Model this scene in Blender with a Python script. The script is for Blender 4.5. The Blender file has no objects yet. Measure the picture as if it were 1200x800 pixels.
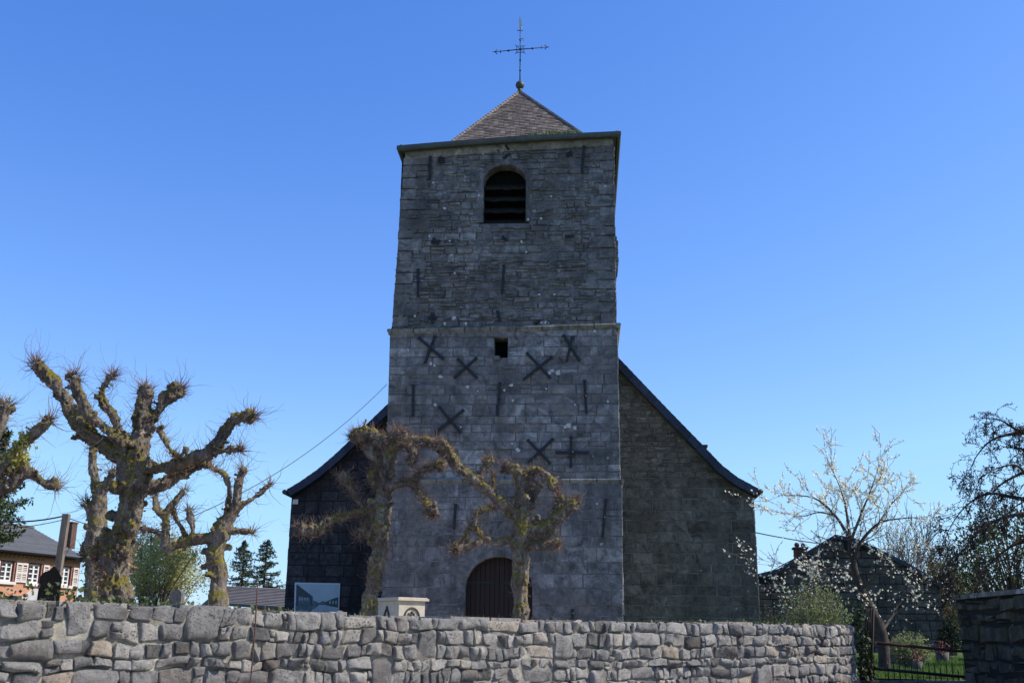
import bpy, math, random
from math import sin, cos, tan, pi, radians, atan2, sqrt
from mathutils import Vector as V, Matrix, noise

SC = bpy.context.scene
COL = SC.collection
# ------------------------------------------------------------------ camera
FPX = 1240.0                      # focal length in photo pixels (photo 1200 x 800)
PITCH = math.atan(350 / FPX); ROLL = 0.0105
CAM = V((0, 0, 1.6))
_F = V((0, cos(PITCH), sin(PITCH))); _R0 = V((1, 0, 0)); _U0 = _R0.cross(_F)
_R = _R0 * cos(ROLL) + _U0 * sin(ROLL); _U = _U0 * cos(ROLL) - _R0 * sin(ROLL)
cd = bpy.data.cameras.new('camera'); cam = bpy.data.objects.new('camera', cd); COL.objects.link(cam)
cd.sensor_width = 36; cd.lens = 36 * FPX / 1200; cd.clip_end = 4000; cd.clip_start = 0.1
M3 = Matrix((_R, _U, -_F)).transposed()
cam.matrix_world = Matrix.Translation(CAM) @ M3.to_4x4()
SC.camera = cam
# ------------------------------------------------------------------ sky and sun
SUN_AZ = radians(92)              # clockwise from +Y (view direction): from the right, a touch behind the facade
SUN_EL = radians(43)
w = bpy.data.worlds.new('World'); SC.world = w; w.use_nodes = True
wn = w.node_tree; bg = wn.nodes['Background']
sky = wn.nodes.new('ShaderNodeTexSky'); sky.sky_type = 'NISHITA'; sky.sun_disc = False
sky.sun_elevation = SUN_EL; sky.sun_rotation = SUN_AZ
sky.air_density = 1.0; sky.dust_density = 0.3; sky.ozone_density = 2.0; sky.altitude = 100
def wmath(op, a, b):
    n = wn.nodes.new('ShaderNodeMath'); n.operation = op
    wn.links.new(a, n.inputs[0]); n.inputs[1].default_value = b; return n.outputs[0]
# response of the air colour per channel (deep blue overhead, pale blue low down)
spx = wn.nodes.new('ShaderNodeSeparateColor'); cmb = wn.nodes.new('ShaderNodeCombineColor'); wn.links.new(sky.outputs[0], spx.inputs[0])
for ch, stops in ((0, [(0, 0), (.15, .080), (.418, .33), (1, .58)]), (1, [(0, 0), (.25, .235), (.604, .62), (1, .80)]), (2, [(0, 0), (.50, .66), (.80, .93), (1, 1.0)])):
    rp = wn.nodes.new('ShaderNodeValToRGB'); e = rp.color_ramp.elements
    while len(e) < 4: e.new(.5)
    for q, (p_, v_) in enumerate(stops): e[q].position = p_; e[q].color = (v_, v_, v_, 1)
    wn.links.new(wmath('MULTIPLY', spx.outputs[ch], .15 * (.98, .92, 1.10)[ch]), rp.inputs[0])
    sc_ = wmath('MULTIPLY', rp.outputs[0], 1 / .15); wn.links.new(sc_, cmb.inputs[ch])
wn.links.new(cmb.outputs[0], bg.inputs[0]); bg.inputs[1].default_value = 0.15
sl = bpy.data.lights.new('sun', 'SUN'); sl.energy = 5.0; sl.angle = radians(0.53); sl.color = (1.0, 0.95, 0.87)
so = bpy.data.objects.new('sun', sl); COL.objects.link(so)
SUND = V((sin(SUN_AZ) * cos(SUN_EL), cos(SUN_AZ) * cos(SUN_EL), sin(SUN_EL)))
so.rotation_euler = SUND.to_track_quat('Z', 'Y').to_euler(); so.location = SUND * 60
SC.view_settings.view_transform = 'Standard'; SC.view_settings.look = 'None'
SC.view_settings.exposure = 0.25; SC.view_settings.gamma = 1.0

# ------------------------------------------------------------------ helpers
def ray(px, py): return _F + _R * ((px - 600) / FPX) + _U * ((400 - py) / FPX)
def at_y(px, py, Y):
    d = ray(px, py); return CAM + d * (Y / d.y)
def at_plane(px, py, P, n):
    d = ray(px, py); return CAM + d * ((P - CAM).dot(n) / d.dot(n))
def proj(p):
    d = p - CAM; z = d.dot(_F); return 600 + FPX * d.dot(_R) / z, 400 - FPX * d.dot(_U) / z
def lerp(a, b, t): return a + (b - a) * t
def interp(tab, x):
    if x <= tab[0][0]: return tab[0][1]
    for (a, b), (c, d) in zip(tab, tab[1:]):
        if x <= c: return b + (d - b) * (x - a) / (c - a)
    return tab[-1][1]
def nz(p, s=1.0): return noise.noise(V(p) * s)
def fb(p, s=1.0, o=4): return noise.fractal(V(p) * s, 1.0, 2.0, o)

def tag(o, label=None, cat=None, group=None, kind=None):
    if label: o['label'] = label
    if cat: o['category'] = cat
    if group: o['group'] = group
    if kind: o['kind'] = kind
    return o
def thing(name, loc, label, cat, group=None):
    o = bpy.data.objects.new(name, None); COL.objects.link(o); o.location = loc
    o.empty_display_size = 0.2
    return tag(o, label, cat, group)

class MB:
    """collects world-space geometry, builds ONE mesh object"""
    def __init__(s): s.v = []; s.f = []; s.m = []; s.t = []; s.sm = []
    def add(s, vs, fs, mi=0, tone=0.5, smooth=False):
        b = len(s.v); s.v += [tuple(p) for p in vs]; s.t += ([tone] * len(vs) if not isinstance(tone, list) else tone)
        for f in fs: s.f.append([i + b for i in f]); s.m.append(mi); s.sm.append(smooth)
    def quad(s, a, b, c, d, mi=0, tone=0.5): s.add([a, b, c, d], [(0, 1, 2, 3)], mi, tone)
    def hexa(s, c8, mi=0, tone=0.5):
        s.add(c8, [(0, 3, 2, 1), (4, 5, 6, 7), (0, 1, 5, 4), (1, 2, 6, 5), (2, 3, 7, 6), (3, 0, 4, 7)], mi, tone)
    def box(s, o, ux, uy, uz, x0, x1, y0, y1, z0, z1, mi=0, tone=0.5):
        P = lambda x, y, z: o + ux * x + uy * y + uz * z
        s.hexa([P(x0, y0, z0), P(x1, y0, z0), P(x1, y1, z0), P(x0, y1, z0), P(x0, y0, z1), P(x1, y0, z1), P(x1, y1, z1), P(x0, y1, z1)], mi, tone)
    def tube(s, pts, rads, n=6, mi=0, tone=0.5, cap=True, smooth=True, wob=0.0, ws=3.0):
        pts = [V(p) for p in pts]; k = len(pts); vs = []; prev = None
        for i, p in enumerate(pts):
            d = (pts[min(i + 1, k - 1)] - pts[max(i - 1, 0)])
            d = d.normalized() if d.length > 1e-9 else V((0, 0, 1))
            if prev is None:
                a = d.orthogonal().normalized()
            else:
                a = (prev - d * prev.dot(d)); a = a.normalized() if a.length > 1e-6 else d.orthogonal().normalized()
            prev = a; b = d.cross(a)
            r = rads[i] if isinstance(rads, (list, tuple)) else rads
            for j in range(n):
                t = 2 * pi * j / n; q = a * cos(t) + b * sin(t)
                rr = r
                if wob: rr = r * (1 + wob * nz(p + q * r, ws))
                vs.append(p + q * rr)
        fs = []
        for i in range(k - 1):
            for j in range(n):
                a0 = i * n + j; a1 = i * n + (j + 1) % n
                fs.append((a0, a1, a1 + n, a0 + n))
        if cap and n > 2: fs.append(tuple(range(n - 1, -1, -1))); fs.append(tuple(range((k - 1) * n, k * n)))
        s.add(vs, fs, mi, tone, smooth)
    def blob(s, c, r, mi=0, tone=0.5, sub=(8, 6), squash=(1, 1, 1), wob=0.2, ws=4.0):
        nu, nv = sub; vs = [V(c) + V((0, 0, -r * squash[2]))]
        for i in range(1, nv):
            ph = -pi / 2 + pi * i / nv
            for j in range(nu):
                th = 2 * pi * j / nu
                q = V((cos(ph) * cos(th), cos(ph) * sin(th), sin(ph)))
                rr = r * (1 + wob * nz(V(c) + q * r, ws))
                vs.append(V(c) + V((q.x * squash[0], q.y * squash[1], q.z * squash[2])) * rr)
        vs.append(V(c) + V((0, 0, r * squash[2]))); fs = []
        for j in range(nu):
            fs.append((0, 1 + (j + 1) % nu, 1 + j))
            for i in range(nv - 2):
                a = 1 + i * nu + j; b = 1 + i * nu + (j + 1) % nu
                fs.append((a, b, b + nu, a + nu))
            fs.append((1 + (nv - 2) * nu + j, 1 + (nv - 2) * nu + (j + 1) % nu, len(vs) - 1))
        s.add(vs, fs, mi, tone, True)
    def leaf(s, c, size, rng, mi=0, tone=None, up=0.0, asp=0.6):
        a = V((rng.gauss(0, 1), rng.gauss(0, 1), rng.gauss(0, 1) - up)).normalized()
        b = a.cross(V((rng.gauss(0, 1), rng.gauss(0, 1), rng.gauss(0, 1)))).normalized()
        t = rng.random() if tone is None else tone
        n = a.cross(b)
        s.add([c, c + a * size * .5 + b * size * asp * .5 + n * size * .08, c + a * size, c + a * size * .5 - b * size * asp * .5 + n * size * .08], [(0, 1, 2, 3)], mi, t)
    def build(s, name, mats, parent=None):
        if not isinstance(mats, (list, tuple)): mats = [mats]
        off = V(parent.matrix_basis.translation) if parent is not None else V((0, 0, 0))
        if parent is not None:
            q = parent.parent
            while q is not None: off = off + q.matrix_basis.translation; q = q.parent
        elif s.v:
            xs = [p[0] for p in s.v]; ys = [p[1] for p in s.v]; zs = [p[2] for p in s.v]
            off = V(((min(xs) + max(xs)) / 2, (min(ys) + max(ys)) / 2, min(zs)))
        me = bpy.data.meshes.new(name)
        me.from_pydata([(p[0] - off.x, p[1] - off.y, p[2] - off.z) for p in s.v], [], s.f)
        for m in mats: me.materials.append(m)
        me.polygons.foreach_set('material_index', s.m)
        me.polygons.foreach_set('use_smooth', s.sm)
        at = me.attributes.new('tone', 'FLOAT', 'POINT'); at.data.foreach_set('value', s.t)
        me.update()
        o = bpy.data.objects.new(name, me); COL.objects.link(o)
        if parent is not None:
            o.parent = parent
            if name in ('twigs', 'foliage', 'blossoms', 'needles', 'ivy', 'moss', 'branches', 'stems', 'flowers'): o['kind'] = 'stuff'
        else: o.location = off
        return o

# ------------------------------------------------------------------ materials
class N:
    def __init__(s, name, rough=0.9, spec=0.25):
        s.m = bpy.data.materials.new(name); s.m.use_nodes = True; s.t = s.m.node_tree
        s.b = s.t.nodes['Principled BSDF']; s.b.inputs['Roughness'].default_value = rough
        s.b.inputs['Specular IOR Level'].default_value = spec
        s.tc = s.t.nodes.new('ShaderNodeTexCoord').outputs['Object']
    def node(s, k, **kw):
        n = s.t.nodes.new(k)
        for a, b in kw.items(): setattr(n, a, b)
        return n
    def link(s, a, b): s.t.links.new(a, b)
    def noise(s, scale, detail=5, rough=0.6, dist=0.0, vec=None):
        n = s.node('ShaderNodeTexNoise'); n.inputs['Scale'].default_value = scale; n.inputs['Detail'].default_value = detail
        n.inputs['Roughness'].default_value = rough; n.inputs['Distortion'].default_value = dist
        s.link(vec if vec is not None else s.tc, n.inputs['Vector']); return n.outputs['Fac']
    def stretch(s, x, y, z):
        n = s.node('ShaderNodeMapping'); n.inputs['Scale'].default_value = (x, y, z); s.link(s.tc, n.inputs['Vector']); return n.outputs[0]
    def ramp(s, fac, stops):
        n = s.node('ShaderNodeValToRGB'); e = n.color_ramp.elements
        while len(e) < len(stops): e.new(0.5)
        for i, (p, c) in enumerate(stops):
            e[i].position = p; e[i].color = (c[0], c[1], c[2], 1) if not isinstance(c, (int, float)) else (c, c, c, 1)
        s.link(fac, n.inputs[0]); return n.outputs[0]
    def mix(s, fac, a, b, mode='MIX'):
        n = s.node('ShaderNodeMix', data_type='RGBA', blend_type=mode)
        for si, val in ((0, fac), (6, a), (7, b)):
            sock = n.inputs[si]
            if hasattr(val, 'is_output'): s.link(val, sock)
            elif si == 0: sock.default_value = val
            else: sock.default_value = (*val, 1) if not isinstance(val, (int, float)) else (val, val, val, 1)
        return n.outputs[2]
    def attr(s, name='tone'):
        n = s.node('ShaderNodeAttribute', attribute_name=name); return n.outputs['Fac']
    def voro(s, scale, feature='F1', vec=None, out='Distance', rnd=1.0):
        n = s.node('ShaderNodeTexVoronoi', feature=feature); n.inputs['Scale'].default_value = scale
        n.inputs['Randomness'].default_value = rnd
        s.link(vec if vec is not None else s.tc, n.inputs['Vector']); return n.outputs[out]
    def sep(s, axis=2, what='Normal'):
        g = s.node('ShaderNodeNewGeometry'); n = s.node('ShaderNodeSeparateXYZ'); s.link(g.outputs[what], n.inputs[0]); return n.outputs[axis]
    def math(s, op, a, b=0.0):
        n = s.node('ShaderNodeMath', operation=op)
        for sock, v in ((n.inputs[0], a), (n.inputs[1], b)):
            if hasattr(v, 'is_output'): s.link(v, sock)
            else: sock.default_value = v
        return n.outputs[0]
    def bump(s, h, strength=0.5, dist=0.02):
        n = s.node('ShaderNodeBump'); n.inputs['Strength'].default_value = strength; n.inputs['Distance'].default_value = dist
        s.link(h, n.inputs['Height']); s.link(n.outputs[0], s.b.inputs['Normal'])
    def done(s, col):
        if hasattr(col, 'is_output'): s.link(col, s.b.inputs['Base Color'])
        else: s.b.inputs['Base Color'].default_value = (*col, 1)
        return s.m

def stone_mat(name, dark, mid, light, warm=(0.3, 0.25, 0.18), lichen=0.5, stain=0.5, sc=1.0, bump=0.6, moss=0.0):
    n = N(name, 0.92, 0.2)
    base = n.ramp(n.attr(), [(0.0, dark), (0.5, mid), (1.0, light)])
    f = n.noise(7 * sc, 10, 0.8, .5); col = n.mix(1.0, base, n.ramp(f, [(0.34, 0.6), (0.5, 1.0), (0.66, 1.45)]), 'MULTIPLY'); base = col; col = n.mix(n.ramp(f, [(0.3, 0.0), (0.75, 0.7)]), base, n.mix(0.55, base, light))
    blot = n.noise(2.6 * sc, 7, 0.72, 0.8); col = n.mix(1.0, col, n.ramp(blot, [(0.36, 0.42), (0.5, 1.0), (0.64, 1.5)]), 'MULTIPLY')
    big = n.noise(0.55, 5, 0.65, 0.6)
    col = n.mix(n.ramp(big, [(0.42, 0.0), (0.68, stain)]), col, dark)
    streak = n.noise(1.0, 4, 0.6, 0.2, n.stretch(1.6, 1.6, 0.22))
    col = n.mix(n.ramp(streak, [(0.5, 0.0), (0.72, stain * 0.8)]), col, tuple(c * 0.55 for c in dark))
    wm = n.noise(1.7, 6, 0.7, 1.0); col = n.mix(n.ramp(wm, [(0.52, 0.0), (0.75, 0.75)]), col, warm)
    if lichen:
        sp = n.noise(5.5 * sc, 6, 0.75, 0.4); col = n.mix(n.ramp(sp, [(0.62, 0.0), (0.68, lichen)]), col, (0.42, 0.42, 0.38))
        v = n.voro(1.3 * sc); v2 = n.noise(14, 3, 0.6)
        dd = n.math('ADD', v, n.math('MULTIPLY', v2, 0.16))
        col = n.mix(n.ramp(dd, [(0.115, lichen * 1.2), (0.14, 0.0)]), col, (0.6, 0.6, 0.57))
    if moss:
        ms = n.math('MULTIPLY', n.ramp(n.noise(3.5, 6, 0.7), [(0.4, 0.0), (0.6, 1.0)]), moss)
        col = n.mix(ms, col, (0.10, 0.11, 0.035))
    h = n.math('ADD', n.noise(11 * sc, 9, 0.78, 0.7), n.math('MULTIPLY', n.voro(17 * sc), 0.15)); n.bump(h, bump, 0.03)
    return n.done(col)

def simple(name, c1, c2, scale=6, rough=0.85, bump=0.3, spec=0.25, metal=0.0, tone=False, vec=None, bs=None):
    n = N(name, rough, spec); v = n.stretch(*vec) if vec else None
    f = n.noise(scale, 6, 0.65, 0.3, v)
    col = n.ramp(f, [(0.3, c1), (0.7, c2)])
    if tone: col = n.mix(1.0, col, n.ramp(n.attr(), [(0, 0.55), (1, 1.35)]), 'MULTIPLY')
    if bump: n.bump(n.noise(bs or scale * 4, 6, 0.7, 0, v), bump, 0.02)
    n.b.inputs['Metallic'].default_value = metal
    return n.done(col)

def leaf_mat(name, c1, c2, trans=0.3, rough=0.6):
    n = N(name, rough, 0.3)
    col = n.ramp(n.attr(), [(0, c1), (1, c2)])
    out = n.t.nodes['Material Output']; tr = n.node('ShaderNodeBsdfTranslucent'); n.link(col, tr.inputs[0])
    mx = n.node('ShaderNodeMixShader'); mx.inputs[0].default_value = trans
    n.done(col); n.link(n.b.outputs[0], mx.inputs[1]); n.link(tr.outputs[0], mx.inputs[2]); n.link(mx.outputs[0], out.inputs[0])
    return n.m

def bark_mat(name, dark, light, moss=0.5, mosscol=(0.17, 0.14, 0.035)):
    n = N(name, 0.95, 0.15)
    f = n.noise(7, 8, 0.75, 0.5, n.stretch(1, 1, 0.45)); col = n.ramp(f, [(0.36, dark), (0.52, tuple((a + b) / 2 for a, b in zip(dark, light))), (0.64, light)])
    fp = n.noise(2.1, 5, 0.7, 0.6); col = n.mix(n.ramp(fp, [(0.5, 0.0), (0.66, 0.75)]), col, tuple(min(.6, c * 1.25) for c in light))
    fd = n.noise(3.7, 6, 0.75, 0.5); col = n.mix(n.ramp(fd, [(0.52, 0.0), (0.68, 0.8)]), col, tuple(c * 0.5 for c in dark))
    f3 = n.noise(38, 8, 0.8, 0.5, n.stretch(1, 1, 0.35)); col = n.mix(n.ramp(f3, [(0.36, 0.75), (0.5, 0.0)]), col, tuple(c * 0.4 for c in dark))
    f2 = n.noise(2.3, 5, 0.7, 0.4); z = n.sep(2)
    mm = n.math('MULTIPLY', n.ramp(n.math('ADD', f2, n.math('MULTIPLY', z, 0.22)), [(0.52, 0.0), (0.63, 1.0)]), moss)
    col = n.mix(mm, col, n.ramp(n.noise(30, 4, 0.7), [(0.3, tuple(c * 0.5 for c in mosscol)), (0.7, mosscol)]))
    n.bump(n.math('ADD', f3, f), 1.0, 0.07)
    return n.done(col)

M_TOWER = stone_mat('tower_ashlar', (0.105, 0.097, 0.097), (0.205, 0.192, 0.19), (0.33, 0.31, 0.30), (0.25, 0.205, 0.15), 0.4, 0.85, 1.0, 1.0)
M_TOWERUP = stone_mat('tower_rubble', (0.092, 0.085, 0.082), (0.168, 0.156, 0.15), (0.28, 0.26, 0.245), (0.165, 0.13, 0.09), 0.6, 0.8, 1.0, 1.0)
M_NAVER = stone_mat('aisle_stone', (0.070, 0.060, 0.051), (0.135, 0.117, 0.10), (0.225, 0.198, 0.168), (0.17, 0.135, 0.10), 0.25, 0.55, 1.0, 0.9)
M_NAVEL = stone_mat('dark_nave_stone', (0.022, 0.020, 0.021), (0.042, 0.039, 0.040), (0.075, 0.070, 0.07), (0.05, 0.04, 0.035), 0.10, 0.6)  # darker stone tone of the left nave walls
M_MORTAR_D = simple('dark_mortar', (0.05, 0.045, 0.042), (0.25, 0.235, 0.22), 2.2, 0.95, 0.4)
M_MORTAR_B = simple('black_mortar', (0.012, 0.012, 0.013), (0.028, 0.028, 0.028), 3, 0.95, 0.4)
M_TRIM = stone_mat('dressed_trim', (0.11, 0.10, 0.095), (0.19, 0.175, 0.165), (0.30, 0.275, 0.25), (0.24, 0.21, 0.15), 0.4, 0.3, 1.0, 0.4, 0.3)
def _rub():
    n = N('rubble_limestone', 0.93, 0.2)
    a = n.attr(); base = n.ramp(a, [(0.0, (.15, .14, .135)), (.3, (.29, .27, .255)), (.55, (.43, .40, .37)), (.8, (.56, .51, .45)), (1.0, (.55, .44, .34))])
    f = n.noise(16, 10, .8, .6); col = n.mix(1.0, base, n.ramp(f, [(.3, .45), (.47, .9), (.62, 1.3), (.75, 1.55)]), 'MULTIPLY')
    p = n.voro(55); col = n.mix(n.ramp(n.math('MULTIPLY', p, n.ramp(n.noise(6, 4, .6), [(.35, .4), (.6, 1.6)])), [(.10, .75), (.26, 0.0)]), col, (.07, .062, .055))
    w_ = n.noise(3.2, 6, .7, .8); col = n.mix(n.ramp(w_, [(.52, 0.0), (.72, .7)]), col, (.34, .25, .18))
    g_ = n.noise(7.5, 8, .75, .5); col = n.mix(n.ramp(g_, [(.56, 0.0), (.64, .55)]), col, (.50, .475, .43))
    d_ = n.noise(4.6, 7, .72, .4); col = n.mix(n.ramp(d_, [(.56, 0.0), (.7, .7)]), col, (.10, .095, .09))
    n.bump(n.math('ADD', n.noise(18, 12, .85, .4), n.math('MULTIPLY', n.ramp(p, [(.0, 0), (.3, 1)]), .22)), 1.0, .05)
    return n.done(col)
M_RUB = _rub()
def _mort():
    n = N('lime_mortar', 0.95, 0.15)
    f = n.noise(5, 7, 0.7); col = n.ramp(f, [(0.3, (0.13, 0.115, 0.095)), (0.5, (0.30, 0.27, 0.22)), (0.7, (0.64, 0.57, 0.44))])
    n.bump(n.noise(60, 8, 0.8), 0.9, 0.02); return n.done(col)
M_MORTAR = _mort()
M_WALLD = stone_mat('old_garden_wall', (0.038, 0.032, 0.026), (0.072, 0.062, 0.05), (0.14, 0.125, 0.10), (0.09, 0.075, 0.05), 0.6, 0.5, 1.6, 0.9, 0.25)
M_SLATE = simple('blue_slate', (0.016, 0.021, 0.042), (0.032, 0.038, 0.07), 5, 0.6, 0.2, 0.4, tone=True)
M_TILE = None
def _tile():
    n = N('brown_roof_tile', 0.85, 0.25)
    col = n.ramp(n.attr(), [(0, (0.10, 0.075, 0.062)), (0.5, (0.17, 0.13, 0.108)), (1, (0.27, 0.22, 0.185))])
    col = n.mix(n.ramp(n.noise(2.2, 6, 0.7), [(0.5, 0.0), (0.75, 0.7)]), col, (0.09, 0.06, 0.045))
    col = n.mix(n.ramp(n.noise(14, 5, 0.7), [(0.55, 0.0), (0.7, 0.5)]), col, (0.34, 0.31, 0.27))
    n.bump(n.noise(25, 5, 0.7), 0.3, 0.02); return n.done(col)
M_TILE = _tile()
M_GUTTER = simple('weathered_gutter', (0.035, 0.042, 0.038), (0.075, 0.082, 0.065), 5, 0.55, 0.15, 0.4)
M_IRON = simple('black_iron', (0.010, 0.010, 0.013), (0.022, 0.02, 0.022), 12, 0.6, 0.3, 0.4)
M_RUST = simple('rusty_iron', (0.05, 0.022, 0.014), (0.11, 0.05, 0.03), 18, 0.8, 0.4)
M_DOOR = simple('oiled_oak_door', (0.013, 0.005, 0.003), (0.024, 0.009, 0.005), 4, 0.6, 0.3, 0.35, tone=True, vec=(6, 6, 0.6))
M_VOID = simple('interior_shade', (0.006, 0.006, 0.006), (0.012, 0.012, 0.012), 4, 1.0, 0)  # near-black colour stands in for the shade inside the tower openings
M_LOUV = simple('louvre_stone', (0.008, 0.008, 0.007), (0.024, 0.022, 0.016), 9, 0.95, 0.5)
M_BARK = bark_mat('pollard_bark', (0.11, 0.080, 0.064), (0.52, 0.42, 0.34), 0.9, (0.40, 0.32, 0.05))
M_BARK2 = bark_mat('grey_bark', (0.09, 0.08, 0.068), (0.28, 0.25, 0.21), 0.45)
M_TWIG = simple('twig_bark', (0.13, 0.08, 0.06), (0.30, 0.20, 0.155), 4, 0.8, 0, tone=True)
M_CUT = simple('pale_cut_wood', (0.24, 0.18, 0.13), (0.40, 0.32, 0.24), 20, 0.85, 0.2)
M_DTWIG = simple('dark_twig_bark', (0.025, 0.018, 0.014), (0.06, 0.045, 0.035), 6, 0.85, 0, tone=True)
M_PTWIG = simple('pale_twig_bark', (0.16, 0.13, 0.11), (0.28, 0.23, 0.2), 6, 0.85, 0, tone=True)
M_IVY = leaf_mat('ivy_leaf', (0.025, 0.045, 0.012), (0.14, 0.16, 0.055))
M_DIVY = leaf_mat('dark_ivy_leaf', (0.012, 0.02, 0.008), (0.05, 0.065, 0.025), 0.15)
M_YG = leaf_mat('spring_leaf', (0.34, 0.32, 0.09), (0.68, 0.62, 0.24), 0.55)
M_SHRUB = leaf_mat('shrub_leaf', (0.14, 0.17, 0.05), (0.38, 0.40, 0.17), 0.4)
M_NEEDLE = leaf_mat('needle', (0.035, 0.05, 0.028), (0.10, 0.125, 0.07), 0.1)
M_NEEDLE2 = leaf_mat('pine_needle', (0.03, 0.045, 0.02), (0.10, 0.125, 0.05), 0.1)
M_BLOSSOM = leaf_mat('blossom_petal', (0.80, 0.78, 0.60), (0.94, 0.93, 0.80), 0.5)
M_DEAD = leaf_mat('dry_leaf', (0.16, 0.09, 0.05), (0.32, 0.2, 0.12), 0.2)
M_OLIVE = leaf_mat('olive_leaf', (0.028, 0.034, 0.012), (0.10, 0.11, 0.035), 0.25)
M_GRASS = leaf_mat('grass_blade', (0.05, 0.095, 0.015), (0.14, 0.21, 0.035), 0.35)
M_DRYG = leaf_mat('dry_grass_blade', (0.17, 0.14, 0.08), (0.34, 0.28, 0.17), 0.3)
def _ground():
    n = N('lawn_soil', 0.95, 0.1)
    col = n.ramp(n.noise(1.3, 8, 0.7), [(0.3, (0.045, 0.075, 0.02)), (0.6, (0.09, 0.14, 0.03)), (0.8, (0.13, 0.13, 0.06))])
    n.bump(n.noise(30, 6, 0.8), 0.8, 0.04); return n.done(col)
M_GROUND = _ground()
M_ASPH = simple('asphalt', (0.04, 0.04, 0.042), (0.065, 0.064, 0.062), 30, 0.9, 0.5)
M_BOUNCE_PAVE = simple('bounce_paving_pale', (0.30, 0.27, 0.23), (0.42, 0.38, 0.32), 9, 0.9, 0.4)  # kept pale and warm so the added paving reflects fill light
M_BOUNCE_GRAVEL = simple('bounce_gravel_pale', (0.26, 0.22, 0.17), (0.42, 0.36, 0.28), 45, 0.95, 0.8)  # pale tone picked for light bounced up at the church front
M_BRICK = None
def _brick():
    n = N('red_brick', 0.9, 0.2)
    g = n.node('ShaderNodeMapping'); n.link(n.tc, g.inputs[0]); 
    b = n.node('ShaderNodeTexBrick'); b.inputs['Color1'].default_value = (0.55, 0.25, 0.15, 1); b.inputs['Color2'].default_value = (0.45, 0.19, 0.11, 1)
    b.inputs['Mortar'].default_value = (0.38, 0.28, 0.21, 1); b.inputs['Scale'].default_value = 1.0
    b.inputs['Brick Width'].default_value = 0.42; b.inputs['Row Height'].default_value = 0.14; b.inputs['Mortar Size'].default_value = 0.018
    uv = n.node('ShaderNodeSeparateXYZ'); n.link(n.tc, uv.inputs[0]); c = n.node('ShaderNodeCombineXYZ')
    n.link(n.math('ADD', uv.outputs[0], uv.outputs[1]), c.inputs[0]); n.link(uv.outputs[2], c.inputs[1]); n.link(c.outputs[0], b.inputs['Vector'])
    col = n.mix(n.ramp(n.noise(1.2, 6, 0.7), [(0.4, 0.0), (0.8, 0.5)]), b.outputs[0], (0.34, 0.15, 0.10))
    return n.done(col)
M_BRICK = _brick()
M_GREYROOF = simple('grey_house_slate', (0.085, 0.085, 0.088), (0.12, 0.12, 0.122), 2, 0.7, 0.1, tone=True)
M_OLDBRICK = simple('sooty_old_brick', (0.07, 0.04, 0.033), (0.16, 0.09, 0.07), 6, 0.9, 0.4)
M_WHITE = simple('white_paint', (0.62, 0.60, 0.57), (0.75, 0.74, 0.72), 3, 0.6, 0.05)
M_SHUT = simple('cream_shutter', (0.55, 0.48, 0.44), (0.66, 0.60, 0.56), 3, 0.6, 0.05)
M_GLASS = simple('window_glass', (0.012, 0.014, 0.018), (0.03, 0.035, 0.045), 2, 0.08, 0, 0.8)
M_PURP = simple('dark_red_reveal', (0.10, 0.02, 0.03), (0.14, 0.03, 0.04), 3, 0.7, 0)
M_WOOD = simple('weathered_pole', (0.10, 0.075, 0.055), (0.24, 0.19, 0.15), 5, 0.9, 0.5, vec=(4, 4, 0.5))
M_HEAD = simple('black_headstone', (0.005, 0.005, 0.005), (0.013, 0.012, 0.012), 6, 0.95, 0.3, 0.1)
M_GREYST = stone_mat('grey_headstone', (0.06, 0.055, 0.05), (0.12, 0.11, 0.10), (0.22, 0.2, 0.18))
M_CREAM = simple('cream_stone', (0.42, 0.36, 0.28), (0.56, 0.49, 0.39), 7, 0.8, 0.25)
M_POTC = simple('flower_red', (0.16, 0.05, 0.045), (0.26, 0.10, 0.09), 6, 0.7, 0)

Z = V((0, 0, 1))
R_ = random.Random

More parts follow.
